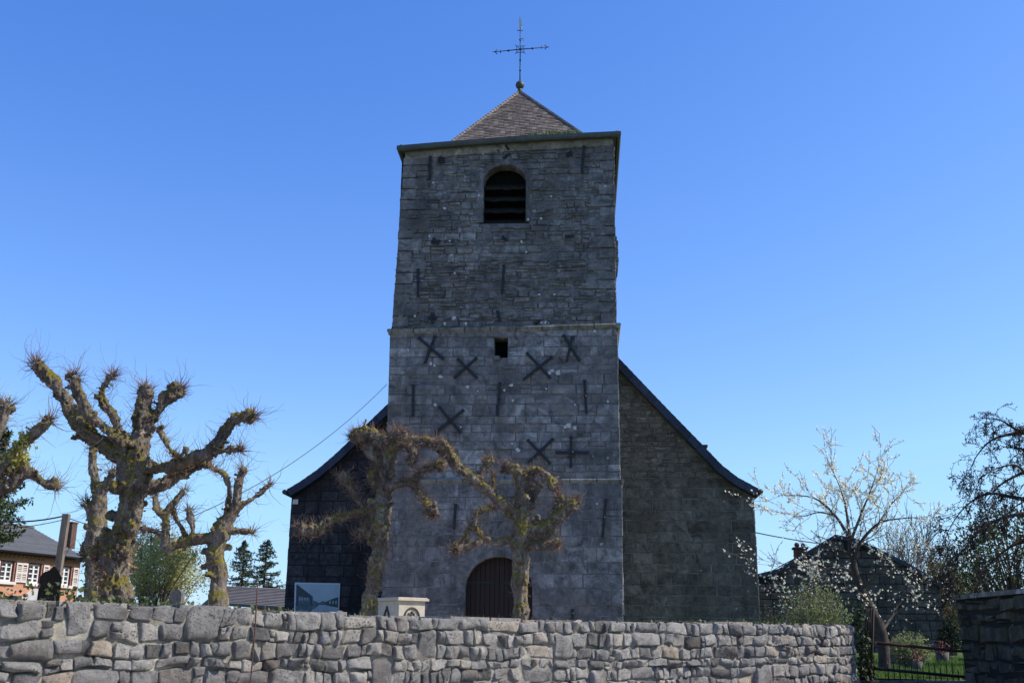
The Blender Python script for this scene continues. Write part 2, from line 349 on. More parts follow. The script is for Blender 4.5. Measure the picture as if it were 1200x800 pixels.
# ------------------------------------------------------------------ masonry in a plane
def spans(l, r, holes):
    out = [(l, r)]
    for a, b in holes:
        nx = []
        for p, q in out:
            if b <= p or a >= q: nx.append((p, q)); continue
            if a > p + .02: nx.append((p, a))
            if b < q - .02: nx.append((b, q))
        out = nx
    return out
def masonry(mb, O, ud, n, z0, z1, uL, uR, holes=(), hc=(.3, .42), wc=(.4, .8), joint=.012, jit=.01, proud=(.0, .03), seed=1, tone=(.5, .22), mback=1, rub=0.0):
    """coursed stones set in a mortar sheet; uL/uR: edge functions of z; holes: functions z -> (a,b) or None"""
    rng = R_(seed)
    P = lambda u, z, o: O + ud * u + Z * z + n * o
    # backing
    k = max(2, int((z1 - z0) / .08)); zs = [lerp(z0, z1, i / k) for i in range(k + 1)]
    for a, b in zip(zs, zs[1:]):
        m = (a + b) / 2; hs = [h(m) for h in holes]; hs = [h for h in hs if h]
        for p, q in spans(uL(m), uR(m), hs):
            pa, pb = (uL(a), uL(b)) if abs(p - uL(m)) < 1e-6 else (p, p)
            qa, qb = (uR(a), uR(b)) if abs(q - uR(m)) < 1e-6 else (q, q)
            mb.quad(P(pa, a, 0), P(qa, a, 0), P(qb, b, 0), P(pb, b, 0), mback)
    z = z0; row = 0
    while z < z1 - .03:
        h = rng.uniform(*hc)
        if z1 - (z + h) < hc[0] * .6: h = z1 - z
        a, b = z, z + h; z = b; row += 1
        hs = []
        for hf in holes:
            c = [hf(lerp(a, b, t)) for t in (.02, .5, .98)]; c = [x for x in c if x]
            if c: hs.append((min(x[0] for x in c), max(x[1] for x in c)))
        m = (a + b) / 2; wob = rng.uniform(-.3, .3)
        for p, q in spans(uL(m), uR(m), hs):
            L = q - p
            if L < .05: continue
            cuts = [0.0]
            while cuts[-1] < L - wc[0] * .8: cuts.append(cuts[-1] + rng.uniform(*wc) * (1.5 if rng.random() < .1 else 1))
            if L - cuts[-1] < wc[0] * .5 and len(cuts) > 1: cuts.pop()
            cuts = [c for c in cuts if c < L - .04] + [L]
            for i in range(len(cuts) - 1):
                c0, c1 = p + cuts[i], p + cuts[i + 1]
                subs = [(a, b)]
                if rub and rng.random() < rub: 
                    mm = lerp(a, b, rng.uniform(.35, .65)); subs = [(a, mm), (mm, b)]
                for (sa, sb) in subs:
                    fl = abs(c0 - uL(m)) < 1e-6; fr = abs(c1 - uR(m)) < 1e-6
                    la, lb = (uL(sa), uL(sb)) if fl else (c0, c0)
                    ra, rb = (uR(sa), uR(sb)) if fr else (c1, c1)
                    J = lambda: rng.uniform(-jit, jit)
                    js = joint * rng.uniform(.3, 1.5)
                    base = [(la + (0 if fl else js) + J(), sa + js + J()), (ra - (0 if fr else js) + J(), sa + js + J()), (rb - (0 if fr else js) + J(), sb - js + J()), (lb + (0 if fl else js) + J(), sb - js + J())]
                    if base[1][0] - base[0][0] < .02 or base[2][0] - base[3][0] < -.0: continue
                    cu = sum(x[0] for x in base) / 4; cz = sum(x[1] for x in base) / 4
                    pr = .006 + rng.uniform(*proud); bev = min(.014, .2 * (sb - sa))
                    top = []
                    for (u, zz) in base:
                        du, dz = u - cu, zz - cz
                        top.append((cu + math.copysign(max(abs(du) - bev, .005), du), cz + math.copysign(max(abs(dz) - bev, .005), dz)))
                    t = min(1, max(0, rng.gauss(*tone)))
                    vs = [P(u, zz, -.01) for u, zz in base] + [P(u, zz, pr + rng.uniform(-.004, .004)) for u, zz in top]
                    mb.add(vs, [(4, 5, 6, 7), (0, 1, 5, 4), (1, 2, 6, 5), (2, 3, 7, 6), (3, 0, 4, 7)], 0, t)

# ================================================================== SETTING: ground
GZ = 1.25
# front churchyard wall path (plan view), smooth curve
WP = [(-11.5, -2.5), (-8, .9), (-5, 3.5), (-2.6, 5.6), (-.1, 8.0), (1.5, 9.15), (2.7, 9.95), (3.3, 10.7), (3.62, 11.6)]
def catmull(P, sub=12):
    out = []; n = len(P); P = [V(p) for p in P]
    for i in range(n - 1):
        p0 = P[max(i - 1, 0)]; p1 = P[i]; p2 = P[i + 1]; p3 = P[min(i + 2, n - 1)]
        for k in range(sub):
            t = k / sub; out.append(.5 * ((2 * p1) + (p2 - p0) * t + (2 * p0 - 5 * p1 + 4 * p2 - p3) * t * t + (3 * p1 - p0 - 3 * p2 + p3) * t ** 3))
    out.append(P[-1]); return out
WC = catmull([(a, b, 0) for a, b in WP], 14)
_s = [0.0]
for a, b in zip(WC, WC[1:]): _s.append(_s[-1] + (b - a).length)
WLEN = _s[-1]
def wpt(s):
    s = max(0, min(WLEN - 1e-6, s)); lo = 0
    while _s[lo + 1] < s: lo += 1
    t = (s - _s[lo]) / (_s[lo + 1] - _s[lo]); p = WC[lo].lerp(WC[lo + 1], t)
    d = (WC[min(lo + 2, len(WC) - 1)] - WC[max(lo - 1, 0)]).normalized()
    return p, d, V((d.y, -d.x, 0))           # normal towards the street
TOPTAB = [(-600, 690), (-200, 699), (0, 704), (120, 707), (250, 712), (350, 717), (500, 723), (600, 726), (700, 728.5), (850, 730), (950, 731.5), (1005, 733.5), (1200, 740)]
_tc = []
for i in range(201):
    s = WLEN * i / 200; p, d, nn = wpt(s)
    if p.y < 4: _tc.append((s, None)); continue
    px, py = proj(V((p.x, p.y, 1.75))); r = ray(px, interp(TOPTAB, px)); _tc.append((s, 1.6 + r.z * p.y / r.y))
f0 = next(z for s, z in _tc if z); _tc = [(s, z if z else f0) for s, z in _tc]
def wtop(s): return interp(_tc, s)

mb = MB()
mb.quad(V((-700, -300, 0)), V((700, -300, 0)), V((700, 1200, 0)), V((-700, 1200, 0)))
tag(mb.build('street', M_ASPH), kind='structure')
# churchyard / village terrain: one raised sheet whose front edge follows the wall
mb = MB()
fr = [p + wpt(_s[i])[2] * -.2 for i, p in enumerate(WC)]
front = [V((-650, -60, 0)), V((-60, -14, 0))] + fr + [V((3.75, 11.9, 0)), V((5.15, 12.2, 0)), V((5.3, 10, 0)), V((6.0, -10, 0)), V((9, -40, 0)), V((650, -90, 0))]
def sheet(name, pts, z, mat):
    m = MB(); m.add([V((x, y, z)) for x, y in pts], [tuple(range(len(pts)))]); return tag(m.build(name, mat), kind='structure')
# unseen pale paving, added to bounce warm light onto the facade; asphalt beyond it
sheet('bounce_pavement', [(-40, -9), (5.0, -9), (5.0, 11.4), (3.9, 11.4), (3.55, 10.6), (2.9, 9.9), (1.6, 9.0), (.1, 7.8), (-2.4, 5.4), (-4.8, 3.3), (-7.8, .7), (-11.3, -2.7), (-40, -9)][:-1], .12, M_BOUNCE_PAVE)
sheet('bounce_gravel', [(-26, 3), (-4.4, 4.3), (-.5, 8.7), (2.4, 10.6), (3.2, 11.8), (3.4, 29), (-9, 34), (-26, 34)], GZ + .08, M_BOUNCE_GRAVEL)  # added pale gravel, reflects warm fill up to the tower front
rows = []
for fp in front:
    col = []
    for t in (0, .3, 1.2, 3, 7, 15, 40, 120, 400, 1100):
        x = fp.x if abs(fp.x) > 50 else fp.x * (1 + t / 150); y = fp.y + t
        z = GZ + (.05 * nz((x * .3, y * .3, 0)) if t < 20 else 0) + (min(1, max(0, (y - 70) / 120)) * 3.0 if x > 0 else 0)
        col.append(V((x, y, z)))
    rows.append([V((fp.x, fp.y, 0))] + col)
nv = len(rows[0]); vs = [p for r in rows for p in r]
mb.add(vs, [(i * nv + j, (i + 1) * nv + j, (i + 1) * nv + j + 1, i * nv + j + 1) for i in range(len(rows) - 1) for j in range(nv - 1)], 0, .5, True)
tag(mb.build('churchyard_ground', M_GROUND), kind='structure')

# ================================================================== CHURCH
YAW = radians(3.9)
UD = V((cos(YAW), -sin(YAW), 0)); DD = V((sin(YAW), cos(YAW), 0)); NF = -DD
TP = at_y(590, 728, 30.0); TP.z = 0
def TU(px, py, off=0.0):           # photo pixel -> (u, z) on the tower front plane (off = metres towards the camera)
    p = at_plane(px, py, TP + NF * off, DD); q = p - TP; return q.dot(UD), p.z
def tpt(u, z, off=0.0): return TP + UD * u + Z * z + NF * off
church = thing('church', TP + V((0, 4, GZ)), 'grey limestone village church with a square tower and hipped tile roof behind the pollarded trees', 'church')

OFF1, OFF2, OFF3 = 0.10, 0.05, 0.0
zs1 = (TU(452, 563, OFF2)[1] + TU(729, 563, OFF2)[1]) / 2
zs2 = (TU(457, 388)[1] + TU(725, 381)[1]) / 2
uL1b, _ = TU(447, 728, OFF1); uR1b, _ = TU(730.5, 728, OFF1); uL1t, _ = TU(452, 563, OFF1); uR1t, _ = TU(729, 563, OFF1)
uL2b, _ = TU(452.5, 560, OFF2); uR2b, _ = TU(727, 560, OFF2); uL2t, _ = TU(457, 390, OFF2); uR2t, _ = TU(723.5, 390, OFF2)
uL3b, _ = TU(459.5, 382); uR3b, _ = TU(721.5, 382); uL3t, zTL = TU(474, 180); uR3t, zTR = TU(719.5, 166)
zt = TU(600, 168)[1]
def lin(z0, a, z1, b): return lambda z: a + (b - a) * (z - z0) / (z1 - z0)
zb = TU(590, 728)[1]
eL1, eR1 = lin(zb, uL1b, zs1, uL1t), lin(zb, uR1b, zs1, uR1t)
eL2, eR2 = lin(zs1, uL2b, zs2, uL2t), lin(zs1, uR2b, zs2, uR2t)
jag = lambda z, k: .02 * round(2.2 * nz((z * 2.3, k, 0)))
eL3, eR3 = lin(zs2, uL3b, zTL, uL3t), lin(zs2, uR3b, zTR, uR3t)
# openings
def arch_hole(uc, hw, zlo, zspring, ztop):
    def f(z):
        if z < zlo or z > ztop: return None
        if z <= zspring: return (uc - hw, uc + hw)
        t = (z - zspring) / (ztop - zspring); w = hw * sqrt(max(0, 1 - t * t)); return (uc - w, uc + w)
    return f
def arch_pts(uc, hw, zlo, zspring, ztop, n=14, grow=0.0):
    pts = [(uc - hw - grow, zlo)]
    for i in range(n + 1):
        a = pi - pi * i / n; pts.append((uc + (hw + grow) * cos(a), zspring + (ztop - zspring + grow) * sin(a)))
    pts.append((uc + hw + grow, zlo)); return pts
dl, _ = TU(545, 700); dr, _ = TU(624, 700); _, dtop = TU(584, 652); _, dspr = TU(584, 689)
DOOR = ((dl + dr) / 2, (dr - dl) / 2, GZ - .1, dspr, dtop)
bl, bzlo = TU(566, 261); br_, _ = TU(616, 261); _, btop = TU(591, 193.5); _, bspr = TU(591, 213)
BELF = ((bl + br_) / 2, (br_ - bl) / 2, bzlo, bspr, btop)
sl_, szlo = TU(579, 420); sr_, szhi = TU(595.5, 396)
GO = .32
gl = TU(465, 174, GO); gr_ = TU(727.5, 157, GO)
hole_d, hole_b = arch_hole(*DOOR), arch_hole(*BELF)
hole_s = lambda z: (sl_, sr_) if szlo < z < szhi else None
DEP = 7.0
mb = MB()
OF = lambda o: TP + NF * o
masonry(mb, OF(OFF1), UD, NF, GZ - .5, zs1 - .02, eL1, eR1, [arch_hole(DOOR[0], DOOR[1] + .1, DOOR[2] - .5, DOOR[3], DOOR[4] + .1)], (.24, .46), (.25, .95), .0055, .009, (0, .010), 3, (.27, .19), 1, .08)
masonry(mb, OF(OFF2), UD, NF, zs1 + .02, zs2 - .02, eL2, eR2, [hole_s], (.17, .44), (.22, .95), .006, .015, (0, .024), 4, (.5, .24), 1, .12)
mb3 = MB()
zc = zt - .25
masonry(mb3, OF(OFF3), UD, NF, zs2 + .02, zt + .3, lambda z: min(max(eL3(z), gl[0] + (z + .12 - gl[1]) * (gr_[0] - gl[0]) / (gr_[1] - gl[1])), eR3(z) - .1), lambda z: eR3(z), [arch_hole(BELF[0], BELF[1] + .1, BELF[2] - .0, BELF[3], BELF[4] + .1), lambda z: None if z < zc - 0.0 else None], (.10, .26), (.14, .52), .008, .03, (-.004, .055), 5, (.5, .2), 1, .45)
# quoins of the upper stage: larger, smoother blocks along both edges
rq = R_(9)
for side in (0, 1):
    z = zs2 + .05; k = 0
    while z < (gl[1] if side == 0 else gr_[1]) - .45:
        h = rq.uniform(.28, .42); L = (.85 if k % 2 else .5) * rq.uniform(.85, 1.15); k += 1
        ja = rq.uniform(-.015, .03)
        if side == 0: a, b, c, d = eL3(z) - ja, eL3(z) + L, eL3(z + h) + L, eL3(z + h) - ja
        else: a, b, c, d = eR3(z) - L, eR3(z) + ja, eR3(z + h) + ja, eR3(z + h) - L
        if abs((a if side else b) - (c if side else d)) < 9:
            g = .012; pr = .055 + rq.uniform(-.004, .006)
            vs = [tpt(a, z + g, -.2), tpt(b, z + g, -.2), tpt(c, z + h - g, -.2), tpt(d, z + h - g, -.2), tpt(a + g, z + 2 * g, pr), tpt(b - g, z + 2 * g, pr), tpt(c - g, z + h - 2 * g, pr), tpt(d + g, z + h - 2 * g, pr)]
            mb3.add(vs, [(4, 5, 6, 7), (0, 1, 5, 4), (1, 2, 6, 5), (2, 3, 7, 6), (3, 0, 4, 7)], 0, min(1, max(0, rq.gauss(.42, .2))))
        z += h
# side and back walls of the tower
def side_wall(mbx, z0, z1, eL, eR, off, hc, wc, sd, top):
    # side planes follow the (slightly leaning) edges: built in slices
    for (edge, nrm, flip) in ((eR, UD, 1), (eL, -UD, -1)):
        um = edge((z0 + z1) / 2)
        o = TP + UD * um + NF * off
        masonry(mbx, o, DD, nrm, z0, min(z1, (gl[1] if edge is eL else gr_[1]) - .05), lambda z: 0.004, lambda z: DEP, (), hc, wc, .01, .008, (-.004, .012), sd + flip, (.5, .24))
    o = TP + DD * (DEP - off)
    masonry(mbx, o, UD, DD, z0, min(z1, gl[1] - .05), eL, eR, (), hc, (wc[0] * 1.5, wc[1] * 1.5), .01, .008, (0, .012), sd + 5, (.5, .24))
side_wall(mb, GZ - .5, zs1 - .02, eL1, eR1, OFF1 - .005, (.35, .46), (.5, 1.1), 20, False)
side_wall(mb, zs1 + .02, zs2 - .02, eL2, eR2, OFF2 - .005, (.25, .44), (.4, .95), 30, False)
side_wall(mb3, zs2 + .02, zt + .3, eL3, eR3, OFF3 - .005, (.16, .3), (.25, .7), 40, True)

# lichen spots and repair marks on the tower (as grown on the stone)
rl = R_(77)
SPOTS = [(654, 436, 3), (644, 436, 2.5), (647, 434, 2), (516, 441, 2.6), (505, 426, 2.2), (509, 428, 1.8), (548, 453, 2.2), (599, 451, 2.4), (666, 498, 3.2), (662, 500, 2.5), (674, 501, 2.4), (607, 527, 2.6),
         (521, 244, 2.3), (561, 229, 1.7), (634, 256, 1.8), (619, 257, 1.5), (611, 283, 1.8), (616, 295, 1.8), (532, 372, 2.6), (521, 379, 2), (546, 379, 2), (632, 345, 1.8), (650, 345, 1.6), (640, 378, 3), (634, 378, 2), (510, 474, 2), (601, 469, 1.6), (591, 457, 1.6), (486, 370, 1.8), (533, 320, 1.5), (527, 282, 1.5), (566, 180, 1.3), (646, 230, 1.4), (655, 317, 1.5), (508, 214, 1.5),
         (600, 520, 1.6), (540, 500, 1.3), (560, 458, 1.2), (652, 559, 1.5), (700, 590, 1.3), (640, 455, 1.3), (697, 388, 2.0), (712, 470, 1.5), (674, 474, 1.4), (478, 410, 1.6), (623, 436, 1.2)]
for px, py, r in SPOTS:
    off = (OFF3 if py < 384 else OFF2 if py < 563 else OFF1) + .052
    u, z = TU(px, py, off); rr = r * .021; k = 13; m_ = mb3 if py < 384 else mb
    vs = [tpt(u + rr * (1 + .9 * nz((px * 1.7, i * .8, 1.3))) * cos(2 * pi * i / k), z + rr * (1 + .9 * nz((py * 1.3, i * .8, 3.3))) * sin(2 * pi * i / k), off) for i in range(k)]
    vb = [p - NF * .02 + (tpt(u, z, off) - p) * -.1 for p in vs]
    m_.add(vs + vb, [tuple(range(k))] + [(i, k + i, k + (i + 1) % k, (i + 1) % k) for i in range(k)], 2, rl.random())
M_LICH = simple('pale_lichen', (0.36, 0.34, 0.32), (0.66, 0.63, 0.60), 30, 0.95, 0.3)
mb.build('tower_lower_wall', [M_TOWER, M_MORTAR_D, M_LICH], church)
mb3.build('tower_upper_wall', [M_TOWERUP, M_MORTAR_D, M_LICH], church)

# string courses (stone mouldings) : follow the slightly crooked real line
def string_course(name, pl, pr, z_l, z_r, h, out, off):
    m = MB(); k = 9; rg = R_(int(z_l * 100))
    a0 = TU(pl, z_l, off + out); a1 = TU(pr, z_r, off + out); ends = []
    prof = [(0, h * .5), (out * .8, h * .5), (out, h * .28), (out * .9, -.05 * h), (out * .45, -h * .5), (0, -h * .5)]
    for i in range(k):
        t0 = i / k + .002; t1 = (i + 1) / k - .002; wz = rg.uniform(-.008, .008)
        for t in (t0, t1):
            u = lerp(a0[0], a1[0], t); z = lerp(a0[1], a1[1], t) + wz
            ends.append([tpt(u, z + dz, off + o - .03) for o, dz in prof])
        A, B = ends[-2], ends[-1]; n_ = len(prof)
        m.add(A + B, [(j, j + n_, (j + 1) % n_ + n_, (j + 1) % n_) for j in range(n_)] + [tuple(range(n_ - 1, -1, -1)), tuple(range(n_, 2 * n_))], 0, rg.gauss(.5, .2))
    # returns along both sides
    for (u, z, sgn) in ((a0[0], a0[1], -1), (a1[0], a1[1], 1)):
        A = [tpt(u - sgn * (out - .02), z, 0) + UD * sgn * (o) + Z * dz + NF * (off + out * .9) for o, dz in prof]
        B = [p + DD * (DEP + out) for p in A]; n_ = len(prof)
        m.add(A + B, [(j, j + n_, (j + 1) % n_ + n_, (j + 1) % n_) for j in range(n_)] + [tuple(range(n_)), tuple(range(2 * n_ - 1, n_ - 1, -1))], 0, .6)
    m.build(name, M_TRIM, church)
string_course('string_course', 454, 727, 388, 381, .16, .13, OFF2)
string_course('string_course', 449, 731, 563.5, 563, .13, .09, OFF1)

# arch surrounds + reveals
def surround(name, A, w, off, proud, depth, mat, seg=11, sill=True, inner=True):
    m = MB(); rg = R_(int(A[1] * 999)); n = seg
    I = arch_pts(*A, n=n * 2); O_ = arch_pts(*A, n=n * 2, grow=w)
    # jambs split in blocks, arch split in voussoirs
    def block(i0, o0, i1, o1):
        t = min(1, max(0, rg.gauss(.32, .2)))
        f = off + proud
        q = [tpt(*i0, f), tpt(*o0, f), tpt(*o1, f), tpt(*i1, f)]; c = (q[0] + q[1] + q[2] + q[3]) / 4
        q2 = [p + (c - p) * .03 for p in q]; bk = [p - NF * (depth + proud) for p in q]
        bk[1] = q[1] - NF * (proud + .06); bk[2] = q[2] - NF * (proud + .06)
        b0 = [p - NF * .01 for p in q]
        m.add(q2 + b0 + bk, [(0, 1, 2, 3), (0, 4, 5, 1), (1, 5, 6, 2), (2, 6, 7, 3), (3, 7, 4, 0), (4, 8, 9, 5), (5, 9, 10, 6), (6, 10, 11, 7), (7, 11, 8, 4)], 0, t)
    uc, hw, zlo, zs, ztp = A
    k = max(2, int((zs - zlo) / .38))
    for sg in (-1, 1):
        for i in range(k):
            za, zb_ = lerp(zlo, zs, i / k), lerp(zlo, zs, (i + 1) / k); ww = w
            block((uc + sg * hw, za), (uc + sg * (hw + ww), za), (uc + sg * hw, zb_), (uc + sg * (hw + ww), zb_))
    for i in range(n):
        a0, a1 = pi - pi * i / n, pi - pi * (i + 1) / n
        e = lambda a, g: (uc + (hw + g) * cos(a), zs + (ztp - zs + g) * sin(a))
        block(e(a0, 0), e(a0, w), e(a1, 0), e(a1, w))
    return m.build(name, mat, church)
surround('door_surround', DOOR, .19, OFF1, .018, .35, M_TOWER, 11)
surround('belfry_surround', BELF, .19, OFF3, .04, .4, M_TOWERUP, 9)
# door leaves
mb = MB(); fo = OFF1 - .3
pts = arch_pts(*DOOR, n=24); ulo, uhi = DOOR[0] - DOOR[1], DOOR[0] + DOOR[1]; npl = 14
hd = arch_hole(*DOOR)
for i in range(npl):
    a = lerp(ulo, uhi, i / npl) + .006; b = lerp(ulo, uhi, (i + 1) / npl) - .006
    def ztop_(u):
        t = min(1, abs(u - DOOR[0]) / DOOR[1]); return DOOR[3] + (DOOR[4] - DOOR[3]) * sqrt(max(0, 1 - t * t))
    vs = [tpt(a, DOOR[2], fo), tpt(b, DOOR[2], fo), tpt(b, ztop_(b), fo), tpt(a, ztop_(a), fo)]
    vb = [p - NF * .05 for p in vs]
    mb.hexa([vb[0], vb[1], vs[1], vs[0], vb[3], vb[2], vs[2], vs[3]], 0, .35 + .3 * ((i * 7) % 5) / 5)
door = mb.build('door', M_DOOR, church)
for zz in (GZ + .5, GZ + 1.9):
    for sg in (-1, 1):
        mb = MB(); mb.box(tpt(DOOR[0], zz, fo), UD, NF, Z, sg * .12 if sg > 0 else -DOOR[1] + .03, DOOR[1] - .03 if sg > 0 else -.12, .003, .02, -.03, .03)
        mb.build('strap_hinge', M_IRON, door)
mb = MB(); mb.box(tpt(DOOR[0], GZ + .95, fo), UD, NF, Z, .08, .14, .003, .05, -.07, .07); mb.build('handle', M_IRON, door)
# belfry louvres
for k in range(4):
    zz = lerp(BELF[2] + .05, BELF[3] + .1, k / 3.6)
    mb = MB(); a, b = BELF[0] - BELF[1] + .01, BELF[0] + BELF[1] - .01
    n_ = 10; rg = R_(k)
    top = []
    for i in range(n_ + 1):
        u = lerp(a, b, i / n_); w1 = rg.uniform(-.02, .02)
        top.append([tpt(u, zz + w1, OFF3 - .12), tpt(u, zz - .07 + w1, OFF3 - .13), tpt(u, zz + .20, OFF3 - .5), tpt(u, zz + .26, OFF3 - .5)])
    vs = [p for r in top for p in r]
    mb.add(vs, [(i * 4 + j, (i + 1) * 4 + j, (i + 1) * 4 + (j + 1) % 4, i * 4 + (j + 1) % 4) for i in range(n_) for j in range(4)], 0, .5)
    mb.build('louvre', M_LOUV, church)
mb = MB(); mb.box(tpt(BELF[0], 0, OFF3 - .62), UD, NF, Z, -BELF[1] - .3, BELF[1] + .3, -.02, .02, BELF[2] - .3, BELF[4] + .3); mb.build('interior_shade_panel', M_VOID, church)  # dark panel painted in place of the shade inside the belfry
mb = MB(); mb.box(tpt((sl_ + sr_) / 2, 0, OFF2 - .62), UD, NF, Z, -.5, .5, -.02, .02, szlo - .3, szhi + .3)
mb.build('interior_shade_panel', M_VOID, church)  # same dark panel, shade behind the small square opening
# small square opening: reveals + broken sill block
mb = MB()
for (a, b, c, d) in ((sl_ - .05, sl_, szlo, szhi), (sr_, sr_ + .05, szlo, szhi), (sl_ - .05, sr_ + .05, szhi, szhi + .05), (sl_ - .05, sr_ + .05, szlo - .05, szlo)):
    mb.box(TP, UD, NF, Z, a, b, -.45, OFF2 + .004, c, d, 0, .5)
pu, pz = TU(582, 420); mb.box(TP, UD, NF, Z, pu - .07, pu + .10, OFF2 - .2, OFF2 + .09, pz - .07, pz + .05, 0, .35)
pu, pz = TU(576, 418); mb.box(TP, UD, NF, Z, pu - .05, pu + .04, OFF2 - .2, OFF2 + .05, pz - .04, pz + .02, 0, .5)
mb.build('opening_frame', M_TOWER, church)

# iron wall anchors
def anchor(segs, wd=.038):
    m = MB(); P0 = segs[0][0]
    off = (OFF3 if P0[1] < 384 else OFF2 if P0[1] < 563 else OFF1)
    for i, (p, q) in enumerate(segs):
        a = tpt(*TU(p[0], p[1], off + .07), off + .066 + i * .014); b = tpt(*TU(q[0], q[1], off + .07), off + .066 + i * .014)
        d = (b - a).normalized(); s = d.cross(NF).normalized()
        mid = (a + b) / 2; L = (b - a).length / 2
        m.box(mid, d, s, NF, -L, L, -wd, wd, -.016, .016)
        m.box(mid, d, s, NF, -L, -L + .05, -wd * 1.3, wd * 1.3, -.012, .022)
    m.blob((mid.x, mid.y, mid.z), .045, sub=(8, 6), wob=0)
    # tie-rod head into the wall
    m.tube([mid + NF * .02, mid - NF * .15], .025, 6)
    m.build('wall_anchor', M_IRON, church)
for s in ([((490, 395), (520, 421)), ((510, 393), (498, 426))], [((536, 420), (559, 443)), ((559, 419), (532, 443))], [((617, 413), (645, 443)), ((647, 418), (613, 445))],
          [((660, 392), (679, 423)), ((671, 394), (664, 424))], [((484, 450), (484, 487))], [((585.7, 448), (583, 487))], [((685, 445), (687, 484))],
          [((514, 476), (540, 507)), ((543.7, 480), (509.5, 507))], [((618, 515), (645, 543)), ((648.7, 513.6), (619, 542))], [((669, 511), (669, 548)), ((651, 530), (690, 530))],
          [((504.4, 179), (503.4, 210))], [((684.4, 171), (682, 202))], [((490, 315), (490, 348))], [((590.5, 310), (588.5, 344))], [((506.6, 367), (506.6, 379)), ((502, 372), (512, 372))],
          [((583, 364), (585.5, 376))], [((588, 277), (595, 282))], [((589.5, 185.5), (597.6, 180))], [((583, 177), (589.5, 167)), ((589.5, 167), (596.5, 176))],
          [((513, 188), (521, 187)), ((515, 184), (519, 191))], [((663, 181), (671, 181)), ((665, 184), (669, 177))], [((505, 284), (516, 282)), ((508, 279), (512, 287))], [((662, 277), (673, 276))],
          [((534, 590), (532, 620))], [((710, 584), (706, 629))], [((671, 713), (671, 725))], [((626, 379), (633, 376))]):
    anchor(s)

# cornice course + gutter round the top (follows the crooked eaves)
cor = {}
def gcorner(side, back, out, dz):
    u = (gl[0] if side < 0 else gr_[0]) + side * (out - GO); z = (gl[1] if side < 0 else gr_[1]) + dz
    return tpt(u, z, out) if not back else tpt(u, z, 0) + DD * (DEP + out)
def ring(m, prof, sub=6, sag=.05, tone=.5):
    cs = [(-1, 0), (1, 0), (1, 1), (-1, 1)]
    loops = []
    for i in range(4):
        a, b = cs[i], cs[(i + 1) % 4]
        for k in range(sub):
            t = k / sub
            loops.append([gcorner(a[0], a[1], o, dz).lerp(gcorner(b[0], b[1], o, dz), t) + Z * (sag * sin(pi * t) * (1 if i == 0 else 0)) for o, dz in prof])
    L = len(loops); n_ = len(prof); vs = [p for l in loops for p in l]
    m.add(vs, [(i * n_ + j, ((i + 1) % L) * n_ + j, ((i + 1) % L) * n_ + (j + 1) % n_, i * n_ + (j + 1) % n_) for i in range(L) for j in range(n_)], 0, tone)
mb = MB(); ring(mb, [(GO, .10), (GO - .10, .11), (GO - .12, .0), (GO - .10, -.06), (GO - .02, -.06), (GO + .01, -.01)]); mb.build('gutter', M_GUTTER, church)
mb = MB(); ring(mb, [(GO - .13, .06), (-.2, .06), (-.2, -.03), (GO - .13, -.03)]); mb.build('soffit', M_GUTTER, church)
mb = MB(); ring(mb, [(.10, -.032), (-.1, -.032), (-.1, -.26), (.05, -.26), (.09, -.2)], tone=.75); mb.build('cornice', M_TRIM, church)

# pyramid roof of small tiles
uc = (eL3(zt) + eR3(zt)) / 2
AP = at_plane(609, 108, TP + DD * (DEP / 2), DD)
cs = [gcorner(-1, 0, GO - .1, .10), gcorner(1, 0, GO - .1, .10), gcorner(1, 1, GO - .1, .10), gcorner(-1, 1, GO - .1, .10)]
mb = MB(); rt = R_(21)
cen = (cs[0] + cs[1] + cs[2] + cs[3]) / 4; HB = 2.6
ks = []
for sx_, sy_ in ((-1, -1), (1, -1), (1, 1), (-1, 1)):
    ks.append(V((AP.x, AP.y, (gl[1] if sx_ < 0 else gr_[1]) + .30)) + UD * sx_ * HB + DD * sy_ * HB)
def tiled(a, b, c, d):    # a-b eave edge, d-c top edge
    nrm = (b - a).cross(d - a).normalized()
    if nrm.z < 0: nrm = -nrm
    sl0 = (((c + d) - (a + b)) / 2).length; nr = max(1, int(sl0 / .115))
    for r in range(nr):
        t0, t1 = r / nr, min(1, (r + 1.15) / nr)
        A0, B0, A1, B1 = a.lerp(d, t0), b.lerp(c, t0), a.lerp(d, t1), b.lerp(c, t1)
        L = (B0 - A0).length; nt = max(1, int(L / .17)); sh = (r % 2) * .5
        e = [0.0] + [min(1, max(0, (k + sh + rt.uniform(-.06, .06)) / nt)) for k in range(1, nt)] + [1.0]
        for k in range(len(e) - 1):
            if e[k + 1] - e[k] < .003: continue
            g = .004 / max(L, .1); x0, x1 = e[k] + g, e[k + 1] - g; lift = .022 + rt.uniform(-.004, .008)
            q = [A0.lerp(B0, x0) + nrm * lift, A0.lerp(B0, x1) + nrm * lift, A1.lerp(B1, x1) + nrm * .004, A1.lerp(B1, x0) + nrm * .004]
            lo = [q[0] - nrm * .016, q[1] - nrm * .016]
            mb.add(q + lo, [(0, 1, 2, 3), (4, 5, 1, 0)], 0, min(1, max(0, rt.gauss(.5, .28))))
    mb.quad(a, b, c, d, 0, .1)
for i in range(4):
    a, b, c, d = cs[i], cs[(i + 1) % 4], ks[(i + 1) % 4], ks[i]
    tiled(a, b, c, d); tiled(d, c, AP + (c - AP) * .01, AP + (d - AP) * .01)
